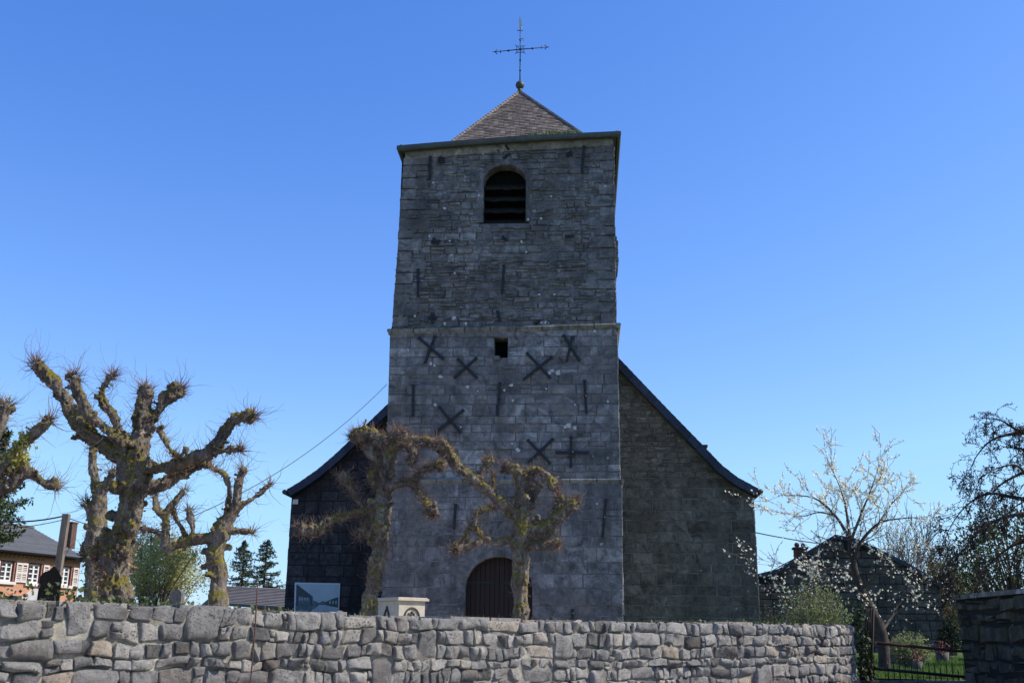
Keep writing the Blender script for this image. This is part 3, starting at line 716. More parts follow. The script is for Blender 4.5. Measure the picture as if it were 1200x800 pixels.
# hip tiles
for c, c0 in zip(ks, cs):
    for k in range(-6, 34):
        p = c.lerp(AP, k / 34) if k >= 0 else c0.lerp(c, (k + 6) / 6); q = c.lerp(AP, (k + 1.1) / 34) if k >= 0 else c0.lerp(c, (k + 7.1) / 6)
        mb.tube([p + Z * .03, q + Z * .015], [.055, .045], 6, 0, rt.uniform(.5, 1), smooth=False)
roof = mb.build('tower_roof', M_TILE, church)
mb = MB(); rg = R_(5)
for i in range(420):   # moss in the gutter
    t = rg.choice((rg.uniform(.58, .82), rg.uniform(.66, .80))); c = cs[0].lerp(cs[1], t) + V((rg.gauss(0, .12), rg.uniform(-.02, .25), rg.uniform(0, .16)))
    mb.leaf(c, rg.uniform(.05, .11), rg, up=-1.2)
mb.build('moss', M_GRASS, church)

# ball and iron cross with weathercock
AP2 = AP + Z * .02
mpp = (AP - CAM).dot(_F) / FPX
def cp(px, py): return at_plane(px, py, AP, DD)
cross = MB()
bc = cp(609.3, 100); cross.blob(bc, 5.2 * mpp * 1.0, sub=(16, 12), wob=.03); 
cross.tube([AP - Z * .1, bc], [.09, .06], 8)
fin = cross.build('finial_ball', M_GUTTER, church)
mb = MB()
tp = cp(609.5, 30); ctr = cp(609.7, 58)
mb.tube([bc, cp(609.4, 80), ctr, tp], [.026, .02, .018, .012], 6)
l, r = cp(580, 61), cp(641, 55.5)
mb.tube([l, ctr, r], [.013, .02, .013], 6)
for (a, b) in (((596, 59.6)), ((624, 57))):
    mb.blob(cp(a, b), .042, sub=(8, 6), wob=0)
for py in (47, 71, 83): mb.blob(cp(609.5, py), .038, sub=(8, 6), wob=0)
for i in range(4):
    a = i * pi / 2; q = [ctr + UD * .13 * cos(a + k) + Z * .13 * sin(a + k) for k in (0, pi / 4, pi / 2)]
    mb.tube([q[0] * 1, q[1] + (q[1] - ctr) * .5, q[2]], .011, 5); mb.tube([ctr, ctr + (q[1] - ctr) * 2.1], .009, 5)
for (e, d) in ((r, UD), (l, -UD)):
    mb.tube([e - Z * .09 - d * .08, e + Z * .0, e + Z * .09 - d * .08], .016, 5); mb.tube([e, e + d * .1], [.02, .004], 5)
    mb.tube([e - d * .2 + Z * .06, e - d * .2 - Z * .06], .014, 5)
mb.tube([cp(606, 36), cp(613, 36)], .014, 5); mb.tube([cp(609.6, 46), cp(613, 45), cp(613, 48)], .012, 5)
crs = mb.build('iron_cross', M_IRON, fin)
mb = MB()
outl = [(608.8, 33), (608.2, 27), (608.6, 20.5), (609.6, 20), (610.2, 24), (611.4, 27), (612, 31), (611, 34)]
f1 = [cp(*p) + NF * .02 for p in outl]; f2 = [cp(*p) - NF * .02 for p in outl]; n_ = len(outl)
mb.add(f1 + f2, [tuple(range(n_)), tuple(range(2 * n_ - 1, n_ - 1, -1))] + [(i, i + n_, (i + 1) % n_ + n_, (i + 1) % n_) for i in range(n_)])
mb.build('weathercock', simple('pale_weathered_metal', (.45, .42, .36), (.6, .57, .5), 8, .5, .1), fin)

# nave behind the tower
BD = 5.4
BP = TP + DD * BD
def BU(px, py):
    p = at_plane(px, py, BP - DD * .0, DD); return (p - TP).dot(UD), p.z
def bpt(u, z, back=0.0): return BP + UD * u + Z * z + DD * back
OVH = .3
def BUo(px, py):
    p = at_plane(px, py, BP - DD * OVH, DD); return (p - TP).dot(UD), p.z
prof = [(336, 573.5), (352, 564), (372, 550), (392, 533), (420, 506.5), (450, 477.5), (624, 314), (725, 419.5), (780, 477), (822, 520), (846, 545), (864, 559), (889, 572.5)]
top = [BUo(*p) for p in prof]
THK = .25
def under(i):
    a = top[max(i - 1, 0)]; b = top[min(i + 1, len(top) - 1)]; d = V((b[0] - a[0], b[1] - a[1])).normalized(); nn = V((d.y, -d.x))
    if i == 6: nn = V((0, -1)); return (top[i][0], top[i][1] - THK * 1.4)
    return (top[i][0] + nn.x * THK, top[i][1] + nn.y * THK)
und = [under(i) for i in range(len(top))]
DEPN = 22.0
mb = MB(); k = len(top)
A = [bpt(u, z, -OVH) for u, z in top]; B = [bpt(u, z, -OVH) for u, z in und]; C_ = [bpt(u, z, DEPN) for u, z in top]; D_ = [bpt(u, z, DEPN) for u, z in und]
mb.add(A + B + C_ + D_, [(i, i + 1, k + i + 1, k + i) for i in range(k - 1)] + [(2 * k + i + 1, 2 * k + i, 3 * k + i, 3 * k + i + 1) for i in range(k - 1)] +
       [(k + i, k + i + 1, 3 * k + i + 1, 3 * k + i) for i in range(k - 1)] + [(i + 1, i, 2 * k + i, 2 * k + i + 1) for i in range(k - 1)] + [(0, k, 3 * k, 2 * k), (k - 1, 3 * k - 1, 4 * k - 1, 2 * k - 1)], 0, .5)
# slate courses on the slopes
rg = R_(31)
for i in range(k - 1):
    a = V((top[i][0], top[i][1])); b = V((top[i + 1][0], top[i + 1][1]))
    L = (b - a).length; m_ = max(1, int(L / .22)); left = i < 6
    nn = V((-(b - a).y, (b - a).x)).normalized()
    for r in range(m_):
        p, q = (a.lerp(b, r / m_), a.lerp(b, (r + 1) / m_)) 
        lo, hi = (p, q) if left else (q, p)
        y = -OVH + .0
        while y < DEPN:
            yy = min(DEPN, y + rg.uniform(.5, .8)); lf = nn * (.014 + rg.uniform(0, .004)); l2 = nn * .006
            mb.add([bpt(lo.x + lf.x, lo.y + lf.y, y), bpt(lo.x + lf.x, lo.y + lf.y, yy - .01), bpt(hi.x + l2.x, hi.y + l2.y, yy - .01), bpt(hi.x + l2.x, hi.y + l2.y, y),
                    bpt(lo.x, lo.y, y), bpt(lo.x, lo.y, yy - .01)], [(0, 1, 2, 3), (4, 5, 1, 0)], 0, rg.random()); y = yy
nroof = mb.build('nave_roof', M_SLATE, church)
# verge slates: short overlapping pieces along the gable edge
mb = MB()
for i in range(k - 1):
    a = V((top[i][0], top[i][1], 0)); b = V((top[i + 1][0], top[i + 1][1], 0)); ua = V((*und[i], 0)); ub = V((*und[i + 1], 0))
    m_ = max(1, int((b - a).length / .35))
    for r in range(m_):
        t0, t1 = r / m_ + .004, (r + 1) / m_ - .004; f = -OVH - .015 - .012 * (r % 2)
        q = [a.lerp(b, t0), a.lerp(b, t1), ua.lerp(ub, t1), ua.lerp(ub, t0)]
        vs = [bpt(p.x, p.y, f) for p in q] + [bpt(p.x, p.y, -OVH + .05) for p in q]
        mb.hexa([vs[0], vs[1], vs[2], vs[3], vs[4], vs[5], vs[6], vs[7]], 0, rg.random())
mb.build('verge', M_SLATE, nroof)
# little chimney block on right slope, eaves brackets
cu, cz_ = BUo(826, 520); mb = MB(); mb.box(bpt(cu, cz_, .4), UD, DD, Z, -.13, .13, 0, .5, -.4, .02, 0, .5); mb.box(bpt(cu, cz_, .4), UD, DD, Z, -.17, .17, -.04, .54, .022, .1, 0, .5)
mb.build('chimney', M_OLDBRICK, nroof)
for sgn, (u, z) in ((-1, top[0]), (1, top[-1])):
    mb = MB(); mb.tube([bpt(u + sgn * .06, z - .08, -OVH - .05), bpt(u + sgn * .06, z - .08, DEPN)], .085, 8)
    mb.build('eaves_gutter', M_GUTTER, church)
# nave gable walls
wlb = BU(333, 715)[0]; wlt = BU(342, 582)[0]; wrb = BU(891.5, 728)[0]; wrt = BU(882.5, 580)[0]
zE = und[0][1] + .05
undl = sorted([(z - .02, u) for u, z in und[:7]]); undr = sorted([(z - .02, u) for u, z in und[6:]])
def nL(z): return interp([(0, wlb), (zE, wlt)], z) if z < zE else max(interp(undl, z), wlt)
def nR(z): return interp([(0, wrb), (zE, wrt)], z) if z < zE else min(interp(undr, z), wrt)
tl, tr = eL2(zs1) + .15, eR2(zs1) - .15
zap = und[6][1] - .1
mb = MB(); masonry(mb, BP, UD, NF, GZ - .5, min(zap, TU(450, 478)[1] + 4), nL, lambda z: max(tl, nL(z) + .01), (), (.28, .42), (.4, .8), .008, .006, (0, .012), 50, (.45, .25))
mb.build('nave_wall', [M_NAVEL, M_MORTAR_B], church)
mb = MB(); zmid = BU(760, 560)[1]
masonry(mb, BP, UD, NF, GZ - .5, zmid, lambda z: tr, nR, (), (.26, .4), (.35, .8), .008, .006, (0, .014), 51, (.45, .17))
masonry(mb, BP, UD, NF, zmid, zap, lambda z: min(tr, nR(z) - .01), nR, (), (.10, .2), (.16, .45), .008, .022, (0, .035), 52, (.62, .2), 1, .2)
# side wall right, lit by the sun, buttresses
masonry(mb, BP + UD * (wrt + wrb) * .5 + UD * .0, DD, UD, GZ - .5, zE + .3, lambda z: .004, lambda z: DEPN - .3, (), (.26, .4), (.35, .8), .008, .006, (0, .014), 53, (.5, .25))
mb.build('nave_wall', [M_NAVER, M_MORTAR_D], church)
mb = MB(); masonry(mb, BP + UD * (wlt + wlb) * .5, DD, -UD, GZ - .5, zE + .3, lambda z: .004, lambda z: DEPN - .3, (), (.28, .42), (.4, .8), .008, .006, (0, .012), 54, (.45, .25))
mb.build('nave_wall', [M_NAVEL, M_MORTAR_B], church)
# small white alarm box on nave wall
bu, bz = BU(347, 588); mb = MB(); mb.box(bpt(bu, bz), UD, NF, Z, -.09, .09, .02, .1, -.08, .08); mb.build('alarm_box', M_SHUT, church)
# broken stonework sticking out of the tower's right face (stump of an old stair turret)
mb = MB(); rg = R_(8)
for i, py in enumerate(range(266, 313, 5)):
    z = TU(722, py)[1]; w_ = (.10, .12, .08, .13, .12, .15, .13, .13, .10, .06)[i]
    mb.box(tpt(eR3(z), z, -.9), UD, DD, Z, -.05, w_ + rg.uniform(-.02, .02), 0, .8 + rg.uniform(-.1, .1), -.065, .05, 0, rg.random())
mb.build('broken_masonry', M_TOWERUP, church)

# ================================================================== FRONT CHURCHYARD WALL (rubble)
rg = R_(100)
wall = thing('churchyard_wall', wpt(WLEN * .6)[0], 'sunlit grey rubble stone wall with pale mortar running along the bottom of the photo', 'wall')
THW = .42
def wp3(s, z, o):
    p, d, nn = wpt(s); return V((p.x, p.y, 0)) + nn * o + Z * z
smin = 0.0
mb = MB()
# mortar face sheet, lumpy
ns = int(WLEN / .05); nzv = 36
vs = []
for i in range(ns + 1):
    s = WLEN * i / ns; zt_ = wtop(s) - .025
    for j in range(nzv + 1):
        z = zt_ * j / nzv; q = (s * 6, z * 6, 0)
        vs.append(wp3(s, z, .014 * fb(q, 1.3) + .001 - .008 - .05 * max(0, nz((s * 4.1, z * 5.3, 8)) - .02) + .004 * nz((s * 40, z * 40, 0))))
mb.add(vs, [(i * (nzv + 1) + j, (i + 1) * (nzv + 1) + j, (i + 1) * (nzv + 1) + j + 1, i * (nzv + 1) + j + 1) for i in range(ns) for j in range(nzv)], 1, .5, True)
# top bed and back face
vt = []
for i in range(ns + 1):
    s = WLEN * i / ns; zt_ = wtop(s) - .03
    vt += [wp3(s, zt_ + .01 * nz((s * 9, 1, 0)), -.005), wp3(s, zt_ + .02 * nz((s * 7, 3, 0)), -THW * .5), wp3(s, zt_, -THW), wp3(s, .3, -THW)]
mb.add(vt, [(i * 4 + j, (i + 1) * 4 + j, (i + 1) * 4 + j + 1, i * 4 + j + 1) for i in range(ns) for j in range(3)], 1, .5, True)
a = [wp3(WLEN, z, o) for z, o in ((0, 0), (wtop(WLEN) - .03, 0), (wtop(WLEN) - .03, -THW), (0, -THW))]; mb.quad(*a, 1)

def warp(c):
    x, y = c.x, c.y
    return V((x + .034 * nz((x * 3.2, y * 4.5, 1)) + .014 * nz((x * 11, y * 13, 2)), y + .030 * nz((x * 2.6, y * 4.5, 5)) * min(1, max(0, (wtop(x) - y) * 9)) + .010 * nz((x * 12, y * 12, 7)), 0))
def stone(corners, hgt, rng, tone, nx=9, ny=7, base=-.012, pw=4.0, rough=.35):
    # corners: 4 (s,z) ; maps a domed, chipped grid into wall space
    sd = rng.uniform(0, 900); vs = []; S = (V(corners[1]) - V(corners[0])).length; H = (V(corners[3]) - V(corners[0])).length
    tilt = (rng.uniform(-.2, .2), rng.uniform(-.25, .25))
    pls = []
    for q_ in range(5):
        an = rng.uniform(0, 2 * pi); sl_2 = rng.uniform(.3, 1.2); pls.append((cos(an) * sl_2, sin(an) * sl_2, rng.uniform(.9, 1.35)))
    for j in range(ny):
        for i in range(nx):
            def sp(k, n):
                x = -1 + 2 * k / (n - 1); return math.copysign(abs(x) ** .5, x)
            a, b = sp(i, nx), sp(j, ny)
            # irregular rounded outline
            ang = atan2(b, a); rr = 1.05 - .17 * abs(noise.noise(V((cos(ang) * 1.6 + sd, sin(ang) * 1.6, 2))))
            cq = noise.noise(V((sd, math.copysign(1.7, a), math.copysign(1.7, b)))); pinch = 1 - max(.02, .06 + .26 * cq) * (abs(a) * abs(b)) ** 2.2
            fa, fb_ = (a * rr * pinch + 1) / 2, (b * rr * pinch + 1) / 2
            c0 = V(corners[0]).lerp(V(corners[1]), fa); c1 = V(corners[3]).lerp(V(corners[2]), fa); c = warp(V((*c0.lerp(c1, fb_), 0)) if len(c0) == 2 else c0.lerp(c1, fb_))
            e = max(abs(a), abs(b)); prof = 1 if e < .8 else sqrt(max(0, 1 - ((e - .8) / .2) ** 2.4))
            fc = min([1.0] + [c_ - x_ * a - y_ * b for x_, y_, c_ in pls]); h = base + (hgt * max(.25, fc) - base) * prof
            if prof > .2:
                q = V((c.x * 9, c.y * 9, sd)); h += hgt * (rough * noise.fractal(q, .9, 2.1, 4) * prof + (tilt[0] * a + tilt[1] * b) * prof)
                h += .009 * noise.noise(q * 2.7) - .010 * abs(noise.noise(q * 1.4 + V((5, 5, 5)))) + .003 * noise.noise(q * 8)
            vs.append(wp3(c.x, c.y, h))
    mb.add(vs, [(j * nx + i, j * nx + i + 1, (j + 1) * nx + i + 1, (j + 1) * nx + i) for j in range(ny - 1) for i in range(nx - 1)], 0, tone, True)

# courses run parallel to the top, wavering, counted downwards from the coping
def course_y(k, s, base): return base + .018 * nz((s * 1.6, k * 7.7, 0)) + .008 * nz((s * 5, k * 3.1, 4))
depths = [0.0]; kk = 0
while depths[-1] < 1.82:
    depths.append(depths[-1] + (rg.choice((.09, .10, .11)) if kk == 0 else rg.choice((.05, .065, .08, .095, .12)))); kk += 1
blocked = {}
for k in range(len(depths) - 1):
    s = 0.0
    vis = depths[k] < .75
    while s < WLEN - .05:
        h = depths[k + 1] - depths[k]
        wd = min(max(rg.lognormvariate(math.log(.104), .5), .04), .28)
        if s + wd > WLEN - .06: wd = WLEN - s
        s2 = s + wd; J = lambda a=.012: rg.uniform(-a, a); g = rg.uniform(.0, .006)
        T = lambda ss: wtop(ss)
        zt0, zt1 = T(s) - course_y(k, s, depths[k]), T(s2) - course_y(k, s2, depths[k])
        zb0, zb1 = T(s) - course_y(k + 1, s, depths[k + 1]), T(s2) - course_y(k + 1, s2, depths[k + 1])
        if k == 0: zt0 = T(s) + J(.012); zt1 = zt0 + J(.012)
        tone = min(1, max(0, rg.gauss(.5, .24))); nxx, nyy = (12, 9) if vis and wpt(s)[0].y > 3.5 else (7, 5)
        if zb0 < -.1 : s = s2; continue
        if any(a_ < (s + s2) / 2 < b_ for a_, b_ in blocked.get(k, ())): s = next(b_ for a_, b_ in blocked[k] if a_ < (s + s2) / 2 < b_); continue
        if any(s < a_ < s2 for a_, b_ in blocked.get(k, ())): s2 = next(a_ for a_, b_ in blocked[k] if s < a_ < s2); wd = s2 - s
        if wd < .03: s = s2; continue
        r = rg.random()
        if .5 < r < .57 and k < len(depths) - 2 and .12 < wd < .26 and not blocked.get(k + 1, [(0, -1)])[-1][1] > s:
            zb0 = T(s) - course_y(k + 2, s, depths[k + 2]); zb1 = T(s2) - course_y(k + 2, s2, depths[k + 2]); blocked.setdefault(k + 1, []).append((s, s2))
        # merged tall stones / split thin stones give the rubble irregularity
        if k > 0 and h > .10 and r < .2:
            m0, m1 = lerp(zb0, zt0, rg.uniform(.35, .65)), lerp(zb1, zt1, rg.uniform(.35, .65))
            for (b0, b1, t0, t1) in ((zb0, zb1, m0, m1), (m0, m1, zt0, zt1)):
                stone([(s + g + J(.006), b0 + g), (s2 - g + J(.006), b1 + g), (s2 - g + J(.006), t1 - g), (s + g + J(.006), t0 - g)], rg.uniform(.018, .04), rg, min(1, max(0, rg.gauss(.5, .24))), nxx, max(5, nyy - 2))
        elif r < .34 and wd > .16:
            # big stone with a small pinning stone beside it
            c = lerp(s, s2, rg.uniform(.68, .8)); m_ = lerp(zb0, zt0, rg.uniform(.4, .6))
            stone([(s + g + J(), zb0 + g + J(.006)), (c - g + J(), zb0 + g), (c - g + J(), zt0 - g), (s + g + J(), zt0 - g + J(.006))], rg.uniform(.025, .05), rg, tone, nxx, nyy)
            for (b, t) in ((zb0, m_), (m_, zt0)):
                stone([(c + g * .5, b + g * .6), (s2 - g * .5, b + g * .6), (s2 - g * .5, t - g * .6), (c + g * .5, t - g * .6)], rg.uniform(.012, .03), rg, min(1, max(0, rg.gauss(.45, .25))), 7, 6)
        else:
            stone([(s + g + J(), zb0 + g + J()), (s2 - g + J(), zb1 + g + J()), (s2 - g + J(), zt1 - g + J(.006)), (s + g + J(), zt0 - g + J(.006))], rg.uniform(.010, .034), rg, tone, nxx, nyy, rough=rg.uniform(.4, .9))
        s = s2
# top stones seen from above: flat capping chips
s = 0
while s < WLEN - .2:
    wd = rg.uniform(.15, .4); z = wtop(s + wd / 2)
    c = [wp3(s + .01, z - .04, -.03), wp3(s + wd - .01, z - .04, -.03), wp3(s + wd - .01, z - .04, -THW + .02), wp3(s + .01, z - .04, -THW + .02)]
    t = rg.uniform(.0, .02); mb.hexa(c + [p + Z * (.035 + t) for p in c], 0, rg.random()); s += wd
mb.build('rubble_stones', [M_RUB, M_MORTAR], wall)

# leaves / dry growth lying on the wall top
mb = MB(); rl = R_(6)
for i in range(9000):
    s = WLEN * rl.uniform(.30, 1); p = wp3(s, 0, 0); px = proj(V((p.x, p.y, 1.75)))[0]
    dens = interp([(-200, 1), (0, 1), (200, .9), (240, .35), (330, .12), (500, .05), (760, .05), (800, .5), (900, .45), (960, .1)], px) * (.35 + .9 * abs(nz((s * 2.2, 0, 0))) * 2)
    if rl.random() > dens: continue
    hh = interp([(0, .07), (150, .055), (250, .035), (800, .03), (1000, .02)], px) * (.4 + 1.2 * abs(nz((s * 1.5, 5, 0))) * 2)
    c = wp3(s, wtop(s) - .005 + rl.uniform(0, 1) ** 1.5 * hh, -rl.uniform(.02, THW)); mb.leaf(c, rl.uniform(.018, .038), rl, up=-.2, asp=.85)
tag(mb.build('ground_ivy', M_IVY), 'low green ivy creeping along the top of the sunlit stone wall', 'ivy', kind='stuff')
mb = MB()
for i in range(1500):
    s = WLEN * rl.uniform(.36, 1); p = wp3(s, 0, 0)
    if rl.random() > .25 + 2.0 * max(0, nz((s * 1.3, 9, 0))): continue
    c = wp3(s, wtop(s) - .01, -rl.uniform(.0, .3)); L = rl.uniform(.02, .06); d = V((rl.gauss(0, .6), rl.gauss(0, .6), 1)).normalized(); b = d.orthogonal().normalized() * .0022
    mb.add([c - b, c + b, c + d * L], [(0, 1, 2)], 0, rl.random())
tag(mb.build('dry_grass', M_DRYG), 'short dry grass and weeds rooted in the top joints of the stone wall', 'grass', kind='stuff')
# rusty rod leaning against the wall
a = at_y(302, 683, 6.5); b = at_y(293.5, 800, 6.3); b2 = b + (b - a).normalized() * .9
mb = MB(); mb.tube([a, a.lerp(b, .5) + V((.004, 0, 0)), b, b2], .0042, 8); tag(mb.build('rusty_rod', M_RUST), 'thin rusty iron rod leaning upright against the front of the rubble wall', 'rod')

# ================================================================== TREES
def smooth_line(pts, sub=5):
    P = [V(p) for p in pts]
    return [V(p[:]) for p in catmull4(P, sub)]
def catmull4(P, sub):
    out = []; n = len(P)
    for i in range(n - 1):
        p0 = P[max(i - 1, 0)]; p1 = P[i]; p2 = P[i + 1]; p3 = P[min(i + 2, n - 1)]
        for k in range(sub):
            t = k / sub; out.append(.5 * ((2 * p1) + (p2 - p0) * t + (2 * p0 - 5 * p1 + 4 * p2 - p3) * t * t + (3 * p1 - p0 - 3 * p2 + p3) * t ** 3))
    out.append(P[-1]); return out

def remeshed(mb_, name, mat, parent, voxel, disp=.35, seed=0, amp=.02):
    o = mb_.build(name + '_tmp', mat, None)
    off = V(o.location)
    md = o.modifiers.new('r', 'REMESH'); md.mode = 'VOXEL'; md.voxel_size = voxel
    dg = bpy.context.evaluated_depsgraph_get(); me = bpy.data.meshes.new_from_object(o.evaluated_get(dg))
    bpy.data.objects.remove(o, do_unlink=True)
    nn = [v.normal.copy() for v in me.vertices]
    for v, n_ in zip(me.vertices, nn):
        p = v.co + off
        q = V((p.x * 9, p.y * 9, p.z * 4.5))
        d = noise.fractal(q, .7, 2.2, 5) * amp * 1.1 - abs(noise.noise(q * 2.2)) * amp * 1.4 - abs(noise.noise(q * 5.5)) * amp * .8 + amp * .25
        v.co = v.co + n_ * d
    for v in me.vertices: v.co = v.co + off - parent.location
    me.polygons.foreach_set('use_smooth', [True] * len(me.polygons)); me.materials.clear(); me.materials.append(mat)
    me.name = name
    ob = bpy.data.objects.new(name, me); COL.objects.link(ob); ob.parent = parent
    return ob

def twig(mb_, p, d, L, r, rng, seg=5, mi=0, curl=.25, up=.15, tone=None):
    pts = [p]; rr = [r]; d = d.normalized()
    for i in range(seg):
        d = (d + V((rng.gauss(0, curl), rng.gauss(0, curl), rng.gauss(0, curl) + up))).normalized()
        pts.append(pts[-1] + d * L / seg); rr.append(r * (1 - .75 * (i + 1) / seg))
    mb_.tube(pts, rr, 3, mi, rng.random() if tone is None else tone, cap=False); return pts

def pollard(label, Y, base_px, limbs, voxel=.018, seed=1, twn=26, twL=.42, twr=.0045, bark=None, amp=.018, trunk_tw=1.0, ivy=None, leaf=M_IVY, bend_tw=1.0, group='pollarded trees in the churchyard', tmat=M_TWIG, knobs=1.0, rsc=.84):
    rng = R_(seed); tp_ = at_y(base_px, 715, Y); root = thing('pollarded_tree', V((tp_.x, tp_.y, GZ)), label, 'tree', group)
    mpp_ = Y / FPX / cos(PITCH) * .97
    body = MB(); tw = MB(); skel = []
    for li, (s, pts) in enumerate(limbs):
        P4 = []
        for (px, py, r) in pts:
            dy = s * abs(px - base_px) * mpp_ * .6 if li else 0
            q = at_y(px, py, Y + dy); P4.append(V((q.x, q.y, q.z, r * mpp_ * rsc)))
        if li == 0:
            b0 = P4[0]; P4 = [V((b0.x, b0.y, GZ - .15, b0.w * 1.25)), V((b0.x, b0.y, lerp(GZ, b0.z, .5), b0.w * 1.08))] + P4 if b0.z > GZ + .15 else [V((b0.x, b0.y, GZ - .2, b0.w * 1.2))] + P4
        C4 = catmull4(P4, 6)
        ps = [V((c.x, c.y, c.z)) for c in C4]; rs = [max(.012, c.w * (1 + .22 * nz((c.x * 4, c.y * 4, c.z * 4)))) for c in C4]
        body.tube(ps, rs, 12)
        for c in C4[2:] if li else C4[int(len(C4) * .45):]:   # stubs of old cuts
            if rng.random() < .34 * knobs:
                dd_ = V((rng.gauss(0, 1), rng.gauss(0, 1), rng.gauss(0, .8))).normalized(); b_ = V((c.x, c.y, c.z)); e_ = b_ + dd_ * (c.w * rng.uniform(1.15, 1.75) + .01)
                r_ = max(.011, c.w * rng.uniform(.18, .36)); body.tube([b_, e_], [r_ * 1.3, r_], 8); body.blob(e_, r_ * rng.uniform(1.1, 1.6), wob=.5, ws=20)
                if li and rng.random() < .22: tw.tube([e_, e_ + dd_ * r_ * 1.45], [r_ * .6, r_ * .55], 7, 1, rng.random())
        end = ps[-1]; er = C4[-1].w; d = (ps[-1] - ps[-3]).normalized()
        if li:
            for q in range(4):
                o = V((rng.gauss(0, 1), rng.gauss(0, 1), rng.gauss(0, 1))).normalized() * er * .75
                body.blob(end + o * 1.15 - d * er * .2, er * rng.uniform(.5, .8) * knobs, wob=.5, ws=14)
        for c in C4:  # burrs
            for _b in range(3):
                if rng.random() > .42 * knobs: continue
                o = V((rng.gauss(0, 1), rng.gauss(0, 1), rng.gauss(0, 1))).normalized() * c.w * .85
                body.blob(V((c.x, c.y, c.z)) + o, c.w * rng.uniform(.16, .45), wob=.5, ws=14)
        if li:
            for q in range(int(twn * 1.6)):
                dd_ = (d * .5 + V((rng.gauss(0, 1), rng.gauss(0, 1), rng.gauss(.1, 1)))).normalized()
                twig(tw, end + dd_ * er * .8, dd_, twL * rng.uniform(.12, .35), twr * rng.uniform(.9, 1.5), rng, 3)
            for q in range(int(twn * 1.2 * (1 if er * 1000 > 40 else .7))):
                dd_ = (d * .7 + V((rng.gauss(0, .9), rng.gauss(0, .9), rng.gauss(.1, .8)))).normalized()
                twig(tw, end + dd_ * er * .7, dd_, twL * (.12 + 1.0 * rng.random() ** 1.8), twr * rng.uniform(.5, 1.1), rng, 5, 0, .34, .12)
        for ci, c in enumerate(C4):
            if li == 0 and ci < len(C4) * .3: continue
            k_ = trunk_tw * (2.6 if li else 1.6)
            while k_ > 0:
                if rng.random() < k_:
                    dd_ = V((rng.gauss(0, 1), rng.gauss(0, 1), rng.gauss(0, .8))).normalized()
                    twig(tw, V((c.x, c.y, c.z)) + dd_ * c.w * .9, dd_, twL * rng.uniform(.12, .7), twr * rng.uniform(.5, 1.0), rng, 4)
                k_ -= 1
        skel += C4
    remeshed(body, 'trunk', bark or M_BARK, root, voxel, amp=amp)
    tw.build('twigs', [tmat, M_CUT], root)
    if ivy:
        lm = MB()
        for (c, n_) in ivy:     # c: predicate band (py0,py1) along trunk ; n_: leaves
            cand = [k for k in skel if c[0] <= proj(V((k.x, k.y, k.z)))[1] <= c[1] and (len(c) < 4 or c[2] <= proj(V((k.x, k.y, k.z)))[0] <= c[3])]
            if not cand: continue
            for i in range(n_):
                k = rng.choice(cand); dd_ = V((rng.gauss(0, 1), rng.gauss(0, 1), rng.gauss(0, .6))).normalized()
                if nz((dd_ * k.w * 6 + V((k.x, k.y, k.z)) * 3)) < -.05: continue
                lm.leaf(V((k.x, k.y, k.z)) + dd_ * k.w * rng.uniform(1.0, 1.35) + Z * rng.uniform(-.08, .08), rng.uniform(.03, .06), rng, asp=.9)
        lm.build('ivy', leaf, root)
    return root

pollard('big gnarled pollard with thick arms spread wide, tallest tree left of the church', 13.0, 140, [
    (0, [(136, 700, 23), (134, 680, 20), (136, 655, 22), (143, 632, 17), (149, 615, 20), (154, 590, 16), (157, 570, 20), (155, 548, 19), (158, 530, 16)]),
    (.4, [(152, 545, 11), (135, 531, 11), (118, 519, 10), (98, 503, 12), (80, 476, 10), (62, 448, 10), (43, 428, 8.5)]),
    (-.5, [(152, 524, 9), (122, 501, 7.5), (104, 486, 7), (92, 462, 7), (87, 442, 8)]),
    (-.3, [(148, 515, 7), (134, 491, 5.5), (121, 470, 8), (122, 453, 5), (131, 441, 4.5)]),
    (.6, [(160, 532, 15), (165, 500, 13), (168, 480, 12), (170, 459, 10)]),
    (.4, [(172, 508, 8), (182, 487, 7.5), (195, 467, 9), (208, 457, 9)]),
    (-.6, [(186, 500, 4), (190, 508, 3.5), (199, 526, 3.5), (208, 536, 4)]),
    (-.4, [(162, 544, 11), (185, 547, 8), (200, 546, 8), (226, 537, 8), (248, 528, 9), (264, 504, 8), (277, 490, 8), (294, 488, 8)]),
    (.35, [(160, 575, 12), (178, 570, 10), (195, 565, 9), (214, 553, 9), (238, 540, 8)]),
    (-.4, [(258, 527, 4), (270, 528, 3.5), (281, 527, 3.5)]),
    (.2, [(140, 625, 9), (122, 635, 9), (118, 650, 8)]),
], .014, 11, 40, .44, .0042, ivy=[((640, 705), 700), ((600, 640), 120)], leaf=M_DEAD, amp=.034, trunk_tw=1.8)
pollard('slender old pollard half hidden behind the biggest gnarled tree on its left side', 16.5, 112, [
    (0, [(108, 700, 12), (110, 670, 11), (110, 640, 12), (116, 605, 12), (117, 585, 10), (116, 570, 8)]),
    (.4, [(114, 578, 7), (110, 555, 6), (109, 540, 5.5), (109, 525, 5)]),
    (-.4, [(120, 580, 6), (127, 566, 5), (132, 554, 5)]), (.2, [(110, 600, 8), (104, 594, 6), (102, 590, 6)]), (.3, [(108, 635, 8), (101, 640, 7), (99, 650, 6)]),
], .02, 12, 20, .5, .005, ivy=[((640, 700), 500)], leaf=M_IVY)
